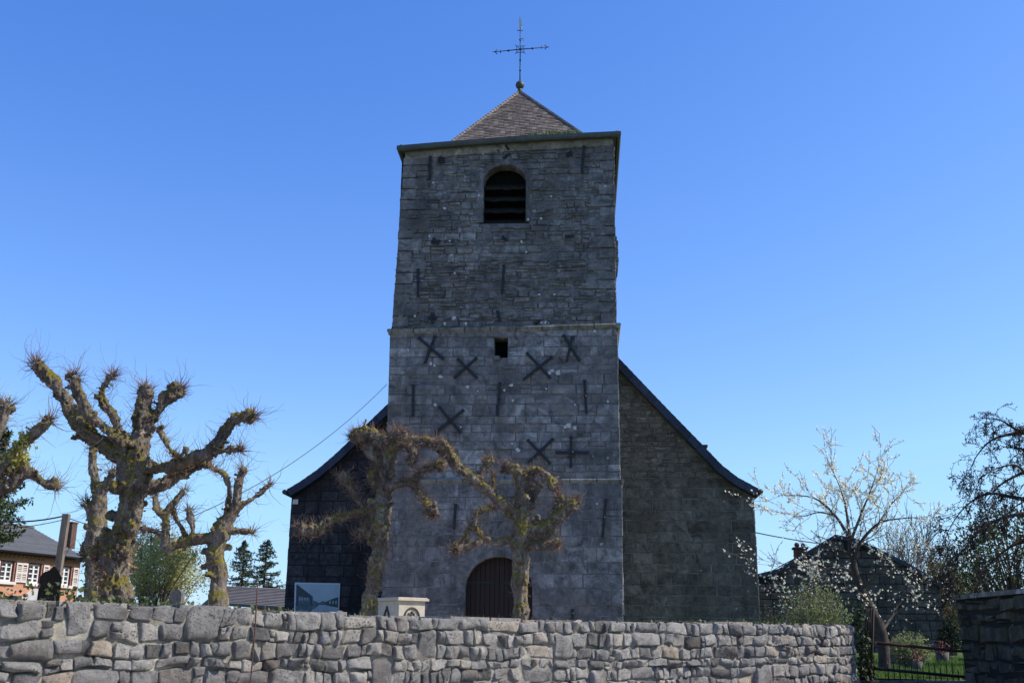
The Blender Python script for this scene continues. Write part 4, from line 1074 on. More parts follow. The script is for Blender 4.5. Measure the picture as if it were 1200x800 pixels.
pollard('thin armed pollard with one long crooked arm, beside the low grey roof', 17.0, 255, [
    (0, [(255, 710, 14.5), (256, 690, 13), (256, 672, 12.5), (252, 652, 13), (255, 635, 12), (261, 618, 13), (266, 608, 9)]),
    (-.3, [(254, 628, 9), (236, 631, 7.5), (220, 634, 8), (206, 639, 6.5), (194, 642, 7), (195, 622, 5.5), (193, 607, 4.5), (185, 596, 4.5), (181, 581, 4)]),
    (-.3, [(195, 618, 5), (196, 600, 4), (206, 586, 4.5), (216, 576, 4)]), (.0, [(221, 634, 5), (212, 618, 3.5), (206, 606, 4), (203, 597, 3.5)]),
    (-.5, [(226, 630, 5), (226, 618, 4), (223, 607, 5), (221, 597, 3)]), (-.3, [(193, 627, 5), (180, 622, 3.5), (168, 620, 4)]),
    (.3, [(262, 620, 7), (266, 600, 5.5), (269, 575, 4), (263, 556, 5), (250, 549, 4)]), (-.3, [(265, 615, 7), (276, 592, 5.5), (279, 570, 5.5), (284, 552, 6)]),
    (.4, [(270, 608, 6), (282, 592, 5), (298, 583, 3.5), (315, 569, 3.5)]), (.2, [(268, 622, 5), (280, 622, 4), (295, 623, 4)]),
], .02, 13, 16, .5, .005)
pollard('knotty pollard with ivy shoots on its trunk, between the picture board and the church door', 20.0, 440, [
    (0, [(432, 720, 13), (434, 700, 11), (438, 682, 11), (441, 660, 11.5), (446, 640, 12), (444, 615, 15), (448, 590, 13), (451, 565, 11), (455, 540, 11), (450, 520, 12)]),
    (.2, [(452, 522, 12), (436, 511, 12), (424, 508, 11), (416, 511, 9)]),
    (-.3, [(438, 598, 9), (412, 603, 6), (388, 609, 7), (370, 622, 9), (352, 620, 8)]), (.3, [(436, 602, 6), (422, 590, 5), (412, 573, 5.5), (403, 560, 8)]),
    (-.2, [(452, 530, 9), (468, 520, 7.5), (482, 517, 7.5), (500, 517, 7), (516, 521, 8)]),
    (-.5, [(456, 570, 7), (470, 567, 5), (484, 567, 5.5), (496, 583, 6), (506, 600, 8)]), (-.5, [(484, 567, 5), (492, 555, 5), (502, 548, 5), (516, 545, 6)]),
    (.5, [(446, 545, 8), (436, 530, 8), (430, 520, 8)]), (-.6, [(440, 600, 7), (430, 616, 6), (422, 626, 5)]), (-.4, [(452, 560, 8), (440, 548, 6), (436, 560, 6), (444, 573, 5)]),
    (-.5, [(455, 520, 9), (460, 510, 9), (470, 508, 7)]), (-.5, [(478, 520, 5), (484, 530, 5), (482, 540, 5)]),
], .022, 14, 34, .36, .006, ivy=[((500, 700), 420)], leaf=M_IVY, amp=.036, trunk_tw=8.0, knobs=1.3, rsc=.8)
pollard('pollard with curled stubby arms standing right in front of the church door', 20.0, 610, [
    (0, [(610, 724, 12), (610, 705, 11), (609, 685, 11.5), (610, 662, 12), (611, 645, 14), (612, 628, 16), (614, 608, 12), (614, 585, 10.5), (612, 565, 11), (606, 554, 11)]),
    (-.3, [(610, 604, 9), (594, 594, 8), (576, 578, 7.5), (552, 560, 7.5), (536, 546, 8), (526, 529, 8.5)]),
    (.4, [(610, 560, 9), (600, 549, 8), (594, 547, 7)]), (-.4, [(612, 556, 7), (624, 550, 6), (638, 556, 6), (650, 569, 8)]),
    (-.3, [(557, 562, 5), (566, 552, 4.5), (572, 540, 7)]), (-.4, [(616, 626, 12), (638, 617, 9), (658, 601, 8), (674, 588, 9)]), (-.6, [(620, 640, 7), (634, 640, 5.5), (652, 638, 6)]),
    (-.5, [(610, 634, 8), (595, 633, 6), (578, 634, 5.5), (565, 628, 5), (556, 614, 4), (561, 600, 4), (577, 595, 4)]), (-.5, [(566, 633, 5), (550, 640, 5), (534, 643, 7)]),
    (-.4, [(558, 612, 4), (548, 622, 4), (542, 637, 4)]), (-.7, [(594, 606, 5), (602, 588, 4.5), (612, 570, 5), (619, 560, 5)]), (-.3, [(580, 590, 4), (579, 572, 3), (578, 558, 3)]),
    (-.2, [(640, 616, 5), (646, 604, 4), (654, 592, 5), (656, 584, 5)]), (-.4, [(624, 622, 7), (634, 630, 6), (644, 625, 5), (648, 612, 4)]), (-.2, [(618, 565, 7), (630, 570, 5), (624, 590, 4)]),
], .02, 15, 34, .34, .006, amp=.028, trunk_tw=3.5, rsc=.8, ivy=[((700, 724), 60)], leaf=M_IVY)
pollard('ivy leaved pollard at the left edge, two knobbly arms reaching in', 12.0, -45, [
    (0, [(-48, 700, 22), (-46, 650, 20), (-42, 610, 20), (-38, 580, 18)]),
    (-.2, [(-38, 590, 12), (-10, 566, 7), (4, 546, 5.5), (20, 529, 5.5), (34, 515, 7), (46, 502, 8), (57, 493, 6)]),
    (.2, [(-38, 600, 13), (-15, 580, 10), (4, 572, 8), (16, 566, 8), (26, 555, 9), (37, 556, 8), (50, 565, 5), (64, 569, 8)]),
    (.2, [(36, 555, 7), (28, 545, 6), (19, 537, 4)]), (.5, [(-38, 585, 12), (-20, 540, 10), (-2, 500, 8), (8, 476, 8)]), (-.5, [(-40, 590, 12), (-60, 530, 10), (-70, 480, 9)]),
    (.2, [(26, 557, 7), (10, 553, 5), (-6, 552, 6)]),
], .018, 16, 26, .42, .0042, ivy=[((455, 545, -30, 34), 2200)], leaf=M_YG)

# --- recursive branching for free-grown trees
def grow(mb_, p, d, L, r, depth, rng, tips, spread=.55, up=.05, seg=6, kids=(2, 4), minr=.0022, curl=.12, side=3):
    pts = [p]; rr = [r]; dirs = []
    for i in range(seg):
        d = (d + V((rng.gauss(0, curl), rng.gauss(0, curl), rng.gauss(0, curl) + up))).normalized(); dirs.append(d)
        pts.append(pts[-1] + d * L / seg); rr.append(max(minr, r * (1 - .6 * (i + 1) / seg)))
    mb_.tube(pts, rr, side if r < .02 else 6, 0, rng.random(), cap=False)
    tips.append((pts, rr, depth))
    if depth <= 0: return
    for k in range(rng.randint(*kids)):
        i = rng.randint(max(1, seg // 3), seg); dd_ = (dirs[i - 1] + V((rng.gauss(0, spread), rng.gauss(0, spread), rng.gauss(0, spread)))).normalized()
        grow(mb_, pts[i], dd_, L * rng.uniform(.5, .8), max(minr, rr[i] * .65), depth - 1, rng, tips, spread, up, seg, kids, minr, curl)

# white blossom tree right
rng = R_(41); YB = 14.2
q = at_y(1034, 800, YB); bt = thing('blossom_tree', V((q.x, q.y, GZ)), 'slender fruit tree covered in white blossom leaning over the iron gate', 'tree')
def lp(px, py, dy=0, Y=YB): return at_y(px, py, Y + dy)
mb = MB(); tips = []
mB = YB / FPX
def limbpx(pts, tipsL, n=3, kid=3, L=.5, dep=2, mbx=None, spread=.6, up=.06, Y=YB, mpx=mB, minr=.0028):
    P4 = [V((*lp(a, b, c, Y), r * mpx)) for a, b, c, r in pts]; C = catmull4(P4, 5)
    if n: C = [V((c.x, c.y, c.z, c.w * (1 - .75 * i / len(C)))) for i, c in enumerate(C)]
    ps = [V((c.x, c.y, c.z)) for c in C]; (mbx or mb).tube(ps, [max(minr, c.w) for c in C], 7, 0, rng.random())
    tipsL.append((ps, [c.w for c in C], 9))
    for i in range(2, len(ps)):
        if rng.random() < n / 6:
            d = (ps[i] - ps[i - 1]).normalized(); dd_ = (d * .8 + V((rng.gauss(0, spread), rng.gauss(0, spread), rng.gauss(.1, spread)))).normalized()
            grow(mbx or mb, ps[i], dd_, L * rng.uniform(.5, 1.1), max(minr, C[i].w * .4), dep, rng, tipsL, .55, up, 5, (1, kid), minr, .14)
mbT = MB(); dump = []
limbpx([(1034, 812, 0, 8), (1036, 790, 0, 7), (1036, 766, 0, 6.5), (1032, 738, 0, 6), (1017, 706, 0, 5), (1004, 677, 0, 4.2), (998, 647, 0, 3.6), (996, 630, 0, 3)], dump, 0, 1, .4, 0, mbT)
trk = mbT.build('trunk', simple('dark_plum_bark', (.03, .022, .018), (.08, .06, .05), 9, .9, .6), bt)
cr = MB()
for L_ in ([(1002, 655, 0, 2.6), (1008, 636, -.1, 2.4), (1030, 613, -.2, 2.2), (1058, 607, -.2, 1.6), (1084, 606, -.2, 1)],
           [(996, 632, 0, 2.4), (979, 604, .1, 2), (953, 583, .1, 1.6), (915, 580, .1, 1)],
           [(996, 630, 0, 2.2), (992, 600, .2, 1.8), (984, 570, .2, 1.3), (968, 535, .2, .7)],
           [(997, 634, 0, 2), (1010, 600, -.3, 1.7), (1022, 570, -.3, 1.2), (1030, 545, -.3, .6)],
           [(999, 650, 0, 2.2), (965, 640, -.3, 1.8), (930, 655, -.3, 1.3), (898, 672, -.3, .9)],
           [(1003, 672, 0, 2.2), (975, 665, .3, 1.6), (945, 690, .3, 1), (915, 700, .3, .7)],
           [(1033, 740, 0, 2.2), (1048, 720, .2, 1.6), (1066, 710, .2, 1), (1082, 695, .2, .6)],
           [(1016, 703, 0, 2.2), (1000, 690, -.2, 1.6), (975, 688, -.3, 1.1), (955, 680, -.3, .7)],
           [(1010, 690, 0, 2.2), (1030, 670, -.2, 1.5), (1048, 655, -.2, 1), (1062, 650, -.2, .6)],
           [(979, 604, .1, 1.6), (960, 600, .4, 1.2), (938, 605, .5, .9), (918, 600, .5, .6)],
           [(1030, 613, -.2, 1.8), (1045, 590, 0, 1.2), (1060, 575, 0, .8)]):
    limbpx(L_, tips, 5.4, 3, .46, 2, cr)
cr.build('branches', M_PTWIG if False else simple('plum_twig', (.07, .05, .04), (.15, .11, .085), 6, .85, 0, tone=True), bt)
bl_ = MB()
for ps, rs, dp in tips:
    for i in range(1, len(ps)):
        m_ = 1.05 if dp < 9 else .4
        k_ = m_ * (.6 + 1.1 * max(0, .35 + nz(ps[i], 1.5))) * (1.35 if ps[i].z > 3.3 else .5)
        while k_ > 0:
            if rng.random() < k_:
                c = ps[i].lerp(ps[i - 1], rng.random()) + V((rng.gauss(0, .012), rng.gauss(0, .012), rng.gauss(0, .012))); f = rng.uniform(.011, .018)
                nrm = V((rng.gauss(0, 1), rng.gauss(0, 1), rng.gauss(0, 1))).normalized(); a = nrm.orthogonal().normalized(); b = nrm.cross(a); t = rng.random()
                for j in range(5):
                    an = 2 * pi * j / 5; e = a * cos(an) + b * sin(an); sd = (a * cos(an + 1.57) + b * sin(an + 1.57))
                    bl_.add([c, c + e * f * .7 + sd * f * .4 + nrm * f * .3, c + e * f * 1.15 + nrm * f * .35, c + e * f * .7 - sd * f * .4 + nrm * f * .3], [(0, 1, 2, 3)], 0, t)
            k_ -= 1
bl_.build('blossoms', M_BLOSSOM, bt)

# dark apple-like tree at the right edge
YG_ = 11.0; q = at_y(1290, 720, YG_)
gt = thing('fruit_tree', V((q.x, q.y, GZ)), 'dark leafless fruit tree with arching twigs hanging in from the right edge', 'tree')
mb = MB(); dump = []; mG = YG_ / FPX
limbpx([(1290, 800, 0, 16), (1285, 700, 0, 14), (1270, 600, 0, 12), (1250, 520, 0, 9)], dump, 0, 1, .4, 0, mb, Y=YG_, mpx=mG)
mb.build('trunk', M_BARK2, gt)
cr = MB(); tg = []
for L_ in ([(1255, 530, 0, 6), (1225, 510, 0, 4), (1195, 505, 0, 2.8), (1172, 492, 0, 2), (1150, 490, 0, 1.2)],
           [(1240, 508, 0, 4), (1200, 507, .1, 2.6), (1165, 514, .1, 2), (1146, 532, .1, 1.5), (1137, 550, .1, 1)],
           [(1265, 590, 0, 6), (1225, 588, 0, 4), (1190, 583, 0, 3), (1160, 578, 0, 2.4), (1135, 590, 0, 1.8), (1115, 615, 0, 1.3), (1100, 650, 0, .8)],
           [(1265, 600, 0, 6), (1220, 600, -.3, 4), (1180, 605, -.3, 2.6), (1150, 620, -.3, 2), (1125, 650, -.3, 1.2), (1112, 672, -.3, .8)],
           [(1260, 560, 0, 5), (1220, 548, .3, 3.4), (1185, 560, .3, 2.4), (1165, 575, .3, 1.6), (1148, 600, .3, 1)],
           [(1265, 620, 0, 5), (1220, 625, .2, 3.6), (1185, 640, .2, 2.5), (1160, 660, .2, 1.6), (1150, 680, .2, 1)],
           [(1265, 560, 0, 5), (1215, 535, .1, 3), (1195, 525, .1, 2), (1178, 524, .1, 1)],
           [(1265, 540, 0, 5), (1215, 560, -.2, 3), (1190, 545, -.2, 2), (1165, 550, -.2, 1.2), (1145, 562, -.2, .8)]):
    limbpx(L_, tg, 5.2, 3, .27, 2, cr, .65, -.16, YG_, mG, .0026)
for ps, rs, dp in tg:   # fruiting spurs and buds
    for i in range(1, len(ps)):
        for q_ in range(2):
            if rng.random() < .55:
                d = V((rng.gauss(0, 1), rng.gauss(0, 1), rng.gauss(.2, 1))).normalized(); e = ps[i] + d * rng.uniform(.015, .045)
                cr.tube([ps[i], e], [.002, .003], 3, 0, .3); cr.blob(e, .0055, sub=(4, 3), tone=rng.random())
cr.build('branches', M_DTWIG, gt)

def leafy(name, label, cat, center, radii, Y, nleaf, size, mat, seed, trunkmat=M_BARK2, clumps=24, stem=True, group=None, up=0, tw_n=40, twmat=None, shell=.5, dropz=None, ground=GZ):
    rng = R_(seed); c = at_y(center[0], center[1], Y); m_ = Y / FPX; rx, rz_ = radii[0] * m_, radii[1] * m_; ry = radii[2] if len(radii) > 2 else rx
    root = thing(name, V((c.x, c.y, ground)), label, cat, group); mbx = MB(); tw = MB()
    cl = []
    for i in range(clumps):
        d = V((rng.gauss(0, 1), rng.gauss(0, 1), rng.gauss(0, 1))).normalized() * rng.uniform(shell, 1) ** .6
        cc = c + V((d.x * rx, d.y * ry, d.z * rz_)); cl.append((cc, rng.uniform(.16, .34)))
        if stem:
            b = V((c.x + rng.gauss(0, .05 * rx), c.y, ground)); mid = b.lerp(cc, .5) + V((rng.gauss(0, .1) * rx, rng.gauss(0, .1) * ry, .12 * rz_))
            r0 = max(.012, .035 * rx); tw.tube([V((p.x, p.y, p.z)) for p in catmull4([V((*b, 0)), V((*mid, 0)), V((*cc, 0))], 4)], [lerp(r0, r0 * .15, k / 8) for k in range(9)], 5, 0, rng.random())
    for i in range(nleaf):
        cc, rr = rng.choice(cl); g = lambda: rng.gauss(0, .5)
        p = cc + V((g() * rx * rr * 1.5, g() * ry * rr * 1.5, g() * rz_ * rr * 1.5))
        if p.z < ground: p.z = ground + rng.random() * .2
        mbx.leaf(p, size * rng.uniform(.6, 1.3), rng, up=up)
    for i in range(tw_n):
        cc, rr = rng.choice(cl); d = (cc - c).normalized() + V((0, 0, .5)); twig(tw, cc, d, rx * rng.uniform(.2, .5), m_ * .45, rng, 4, 0, .2, .15)
    if stem or tw_n: tw.build('stems', twmat or trunkmat, root)
    mbx.build('foliage', mat, root)
    return root

# --- background left
leafy('willow_tree', 'yellow green spring tree behind the arms of the thin pollard', 'tree', (185, 668), (50, 40, 2.2), 38, 17000, .085, M_YG, 51, clumps=60, tw_n=240, shell=.2, twmat=M_PTWIG)
def conifer(label, px, topy, basepy, hwpx, Y, mat, seed, cat='tree', droop=-.15, n=70, nl=26, group=None, lsz=1.0):
    rng = R_(seed); tpz = at_y(px, topy, Y); m_ = Y / FPX; H = tpz.z - GZ; root = thing('conifer_tree', V((tpz.x, tpz.y, GZ)), label, cat, group)
    mbx = MB(); mbx.tube([V((tpz.x, tpz.y, GZ)), V((tpz.x, tpz.y, GZ + H * .6)), tpz], [H * .018, H * .012, .02], 7); mbx.build('trunk', M_DTWIG, root)
    cr = MB(); br = MB(); R0 = hwpx * m_; vis = (basepy - topy) * m_
    for i in range(n):
        t = (i + rng.random()) / n; z = tpz.z - .02 - t * vis; L = R0 * (.12 + .95 * t ** .8) * rng.uniform(.55, 1.1); a = rng.uniform(0, 2 * pi)
        d = V((cos(a), sin(a), droop + rng.gauss(0, .08))); p0 = V((tpz.x, tpz.y, z)); e = p0 + d * L + Z * (.12 * L)
        mid = p0.lerp(e, .55) - Z * .08 * L; br.tube([p0, mid, e], [m_ * .7, m_ * .5, .01], 3, 0, .3, cap=False)
        for k in range(nl):
            u = rng.random() ** .7; q = (p0.lerp(mid, u * 2) if u < .5 else mid.lerp(e, u * 2 - 1)) + V((rng.gauss(0, .09) * L * (1.1 - u), rng.gauss(0, .09) * L * (1.1 - u), rng.gauss(-.02, .045) * L))
            cr.leaf(q, m_ * rng.uniform(1.3, 3.0) * lsz, rng, asp=.4, up=.2)
    br.build('branches', M_DTWIG, root); cr.build('needles', mat, root)
conifer('dark pointed conifer behind the low grey roof, left one of a pair', 287, 634, 696, 30, 85, M_NEEDLE, 61, n=90, nl=34, droop=-.1, lsz=1.25, group='pair of distant conifers')
conifer('dark conifer nearest the church corner, right one of a pair', 313, 633, 696, 27, 88, M_NEEDLE, 62, n=90, nl=34, droop=-.1, lsz=1.25, group='pair of distant conifers')
conifer('large bushy pine rising behind the slate roof of the brick house', -8, 468, 640, 62, 48, M_NEEDLE2, 63, n=200, nl=130, droop=.1, lsz=2.2)

# --- brick house
HY = 60.0
HC = at_y(92, 680, HY); ang = radians(21); HD = V((sin(ang), cos(ang), 0)); HNn = V((HD.y, -HD.x, 0))  # facade runs along HD, faces HNn
def HU(px, py, off=0.0):
    p = at_plane(px, py, HC + HNn * off, HNn); q = p - HC; return q.dot(HD), p.z
def hpt(u, z, off=0.0): return V((HC.x, HC.y, 0)) + HD * u + Z * z + HNn * off
house = thing('brick_house', hpt(-8, GZ), 'long red brick house with cream shutters and grey slate roof behind the left pollards', 'house')
zg = HU(96, 656)[1]; ul = HU(-60, 650)[0] - 3; ur = 0.0; HDp = 8.0
wins = [(0.5, 14, 657.5, 681), (33.5, 47, 660.5, 683), (70, 77.5, 664, 685.5)]
WR = []
for a, b, c, d in wins:
    u0 = HU(a, 670)[0]; u1 = HU(b, 670)[0]; m = (a + b) / 2; WR.append((u0, u1, HU(m, d)[1], HU(m, c)[1]))
zw0 = sum(w_[2] for w_ in WR) / 3; zw1 = sum(w_[3] for w_ in WR) / 3
ww = WR[1][1] - WR[1][0]; pitch_ = WR[1][0] - WR[0][0]
WR = [(WR[1][0] + k * pitch_, WR[1][0] + k * pitch_ + ww, zw0, zw1) for k in (-3, -2, -1, 0)] + [(WR[2][0], WR[2][0] + ww, zw0, zw1)]
LW = [(a, b, zw0 - 2.9, zw1 - 2.7) for a, b, _, _ in WR]
mb = MB(); ws_ = sorted(set([ul, ur] + [x for w_ in WR for x in w_[:2]])); zz_ = [GZ - .3, LW[0][2], LW[0][3], zw0, zw1, zg]
for i in range(len(ws_) - 1):
    for j in range(len(zz_) - 1):
        a, b, c, d = ws_[i], ws_[i + 1], zz_[j], zz_[j + 1]
        if j in (1, 3) and any(abs(a - w_[0]) < 1e-6 for w_ in WR): continue
        mb.quad(hpt(a, c), hpt(b, c), hpt(b, d), hpt(a, d))
rz = HU(76, 624, -HDp / 2)[1] - .1
mb.add([hpt(ur, GZ - .3), hpt(ur, GZ - .3, -HDp), hpt(ur, zg, -HDp), hpt(ur, rz, -HDp / 2), hpt(ur, zg)], [(0, 1, 2, 3, 4)])
mb.add([hpt(ul, GZ - .3), hpt(ul, GZ - .3, -HDp), hpt(ul, zg, -HDp), hpt(ul, rz, -HDp / 2), hpt(ul, zg)], [(4, 3, 2, 1, 0)])
mb.quad(hpt(ul, GZ - .3, -HDp), hpt(ur, GZ - .3, -HDp), hpt(ur, zg, -HDp), hpt(ul, zg, -HDp))
u = ul
while u < ur - .2:  # dentil course under the gutter
    mb.box(hpt(u, zg - .18), HD, HNn, Z, 0, .14, .002, .05, -.02, .1); u += .28
mb.build('wall', M_BRICK, house)
rzz = HU(76, 624, -HDp / 2)[1]
mb = MB(); e = .35
for (oa, za, ob, zb_) in ((e, zg - .02, -HDp / 2, rzz), (-HDp - e, zg - .02, -HDp / 2, rzz)):
    m_ = 16
    for r in range(m_):
        t0, t1 = r / m_, (r + 1) / m_; o0, o1 = lerp(oa, ob, t0), lerp(oa, ob, t1); z0_, z1_ = lerp(za, zb_, t0) + .05, lerp(za, zb_, t1) + .02
        mb.hexa([hpt(ul - .3, z0_ - .1, o0), hpt(ur + .3, z0_ - .1, o0), hpt(ur + .3, z1_ - .1, o1), hpt(ul - .3, z1_ - .1, o1), hpt(ul - .3, z0_, o0), hpt(ur + .3, z0_, o0), hpt(ur + .3, z1_, o1), hpt(ul - .3, z1_, o1)], 0, rl.uniform(.4, .6))
hr = mb.build('roof', M_GREYROOF, house)
mb = MB(); mb.tube([hpt(ul - .3, rzz + .06, -HDp / 2), hpt(ur + .3, rzz + .06, -HDp / 2)], .09, 6); mb.build('ridge_cap', M_GREYST, hr)
cu = HU(83, 625, -HDp / 2)[0]; mb = MB(); mb.box(hpt(cu, rzz - .9, -HDp / 2), HD, HNn, Z, -.22, .2, -.25, .25, 0, 1.5); mb.box(hpt(cu, rzz - .9, -HDp / 2), HD, HNn, Z, -.26, .24, -.29, .29, 1.503, 1.58); mb.build('chimney', M_OLDBRICK, hr)
mb = MB(); mb.tube([hpt(ul - .3, zg + .02, e + .05), hpt(ur + .3, zg + .02, e + .05)], .08, 6); mb.build('gutter', M_HEAD, house)
def hwin(a, b, c, d, parent, shutters=True):
    m = MB(); F = -.12; t = .09
    for (x0, x1, z0, z1) in ((a, a + t, c, d), (b - t, b, c, d), (a + t, b - t, c, c + t), (a + t, b - t, d - t, d), ((a + b) / 2 - .05, (a + b) / 2 + .05, c + t, d - t)):
        m.box(hpt(0, 0, F), HD, HNn, Z, x0, x1, -.05, .05, z0, z1)
    for k in (1, 2, 3):
        z = lerp(c, d, k / 4); m.box(hpt(0, 0, F), HD, HNn, Z, a + t, b - t, -.03, .03, z - .025, z + .025)
    wf = m.build('window', M_WHITE, parent)
    m = MB(); m.quad(hpt(a, c, F - .02), hpt(b, c, F - .02), hpt(b, d, F - .02), hpt(a, d, F - .02)); m.build('pane', M_GLASS, wf)
    m = MB(); 
    for (x0, x1, z0, z1) in ((a - .05, a, c, d), (b, b + .05, c, d), (a - .05, b + .05, d, d + .05)): m.box(hpt(0, 0), HD, HNn, Z, x0, x1, -.14, .03, z0, z1)
    m.build('reveal', M_PURP, wf)
    m = MB(); m.box(hpt(0, 0), HD, HNn, Z, a - .2, b + .2, -.1, .12, c - .14, c - .002); m.build('sill', M_SHUT, wf)
    m = MB(); m.box(hpt(0, 0), HD, HNn, Z, a - .12, b + .12, -.1, .02, d + .053, d + .22); m.build('lintel', M_BRICK, wf)
    if shutters:
        for sg in (-1, 1):
            m = MB(); w_ = (b - a) * .50; x0 = (a - .15 - w_) if sg < 0 else b + .15; x1 = x0 + w_
            for (p, q, r, s_) in ((x0, x0 + .07, c, d), (x1 - .07, x1, c, d), (x0 + .07, x1 - .07, c, c + .1), (x0 + .07, x1 - .07, d - .1, d), (x0 + .07, x1 - .07, (c + d) / 2 - .05, (c + d) / 2 + .05)):
                m.box(hpt(0, 0), HD, HNn, Z, p, q, .033, .085, r, s_)
            z = c + .12
            while z < d - .14:
                m.box(hpt(0, 0), HD, HNn, Z, x0 + .07, x1 - .07, .033, .065, z, z + .05); z += .09
            m.build('shutter', M_SHUT, wf)
for a, b, c, d in WR: hwin(a, b, c, d, house)
for a, b, c, d in LW: hwin(a, b, c, d, house, False)
pu = HU(36, 696)[0]; pzt = HU(36, 689.5)[1]; mb = MB()
A_ = [hpt(pu - 1.0, pzt - .75, 1.2), hpt(pu + 1.0, pzt - .75, 1.2), hpt(pu, pzt, 1.2)]; B_ = [p - HNn * 1.18 for p in A_]; mb.add(A_ + B_, [(0, 1, 2), (5, 4, 3), (0, 3, 4, 1), (1, 4, 5, 2), (2, 5, 3, 0)])
for sg in (-.9, .9): mb.box(hpt(pu + sg, 0), HD, HNn, Z, -.06, .06, 1.0, 1.15, GZ - .1, pzt - .755)
mb.build('porch', M_WHITE, house)

# low building with long grey roof
LY = 58.0
lb = at_y(300, 700, LY); low = thing('low_outbuilding', V((lb.x, lb.y, GZ)), 'low brick building with a wide grey roof below the two conifers', 'house')
def lpz(px, py, dy=0): return at_y(px, py, LY + dy)
ea, eb = lpz(268, 707), lpz(345, 712); za_ = min(ea.z, eb.z)
mb = MB(); mb.box(V((ea.x + .2, LY + .4, 0)), V((1, 0, 0)), V((0, 1, 0)), Z, 0, 5, 0, 5, GZ - .2, za_); mb.build('wall', M_BRICK, low)
mb = MB(); ra, rb = lpz(262, 686, 3), lpz(345, 690, 3)
m_ = 12
for r in range(m_):
    t0, t1 = r / m_, (r + 1) / m_
    a, b, c, d = ea.lerp(ra, t0), eb.lerp(rb, t0), eb.lerp(rb, t1), ea.lerp(ra, t1)
    mb.hexa([a - Z * .12, b - Z * .12, c - Z * .12, d - Z * .12, a + Z * .04, b + Z * .04, c, d], 0, rl.uniform(.35, .6))
rr2 = [V((p.x, 2 * (LY + 3) - p.y, p.z)) for p in (ea, eb)]
mb.hexa([ra - Z * .12, rb - Z * .12, rr2[1] - Z * .12, rr2[0] - Z * .12, ra, rb, rr2[1], rr2[0]], 0, .5)
# hipped left end
hl = lpz(236, 708, 3); mb.add([ea, ra, hl, hl - Z * .1, ea - Z * .1], [(0, 1, 2), (0, 2, 3, 4)], 0, .2)
mb.build('roof', simple('brown_grey_slate', (.12, .105, .10), (.18, .165, .155), 2.5, .8, .2, tone=True), low)
for px in (284, 303, 322):
    p = lpz(px, 710); mb = MB(); mb.box(V((p.x, LY + .38, za_ - .3)), V((1, 0, 0)), V((0, 1, 0)), Z, -.35, .35, -.03, .01, -.35, .22); mb.build('window', M_WHITE, low)

# leaning utility post with wires
pp = at_y(67, 680, 11.0)
pt, pb = at_y(78, 602, 11.0), at_y(62, 712, 11.0)
mb = MB(); d = (pt - pb).normalized(); sx = d.cross(V((0, 1, 0))).normalized(); sy = d.cross(sx)
post = thing('wooden_post', V((pb.x, pb.y, GZ)), 'leaning weathered wooden post with a wire, behind the black headstone', 'post')
L = (pt - pb).length; mb.box(pb, sx, sy, d, -.032, .032, -.03, .03, -.5, L); mb.build('shaft', M_WOOD, post)
mb = MB(); rg = R_(3)
for k in range(9): twig(mb, pb + d * L * rg.uniform(.35, .6), V((rg.gauss(.6, .5), rg.gauss(0, .5), rg.gauss(.3, .4))), .14, .004, rg)
mb.build('twigs', M_DTWIG, post)
def cable(label, a, b, sag, r=.008, n=14, mat=M_IRON):
    m = MB(); m.tube([a.lerp(b, k / n) - Z * sag * 4 * (k / n) * (1 - k / n) for k in range(n + 1)], r, 5); return tag(m.build('overhead_cable', mat), label, 'cable')
cable('thick twisted cable running left from the top of the leaning wooden post', at_y(76, 604, 11.0), at_y(-80, 590, 11.6), .12, .008)
cable('thin wire running left below the thick cable at the leaning post', at_y(73, 609, 11.0), at_y(-80, 612, 11.6), .08, .004)
cable('thin wire strung from the leaning wooden post to the right behind the big pollard', at_y(77, 606, 11.0), at_y(200, 628, 28), .1, .005)
cable('black cable sloping down from the left edge of the church tower towards the pollards', tpt(*TU(453.5, 450, .06), .06), at_y(180, 622, 22), .5, .009)
cable('thin wire crossing behind the blossom tree from the church to the distant house', bpt(*BU(884, 622), .3), at_y(1120, 640, 45), .3, .02)

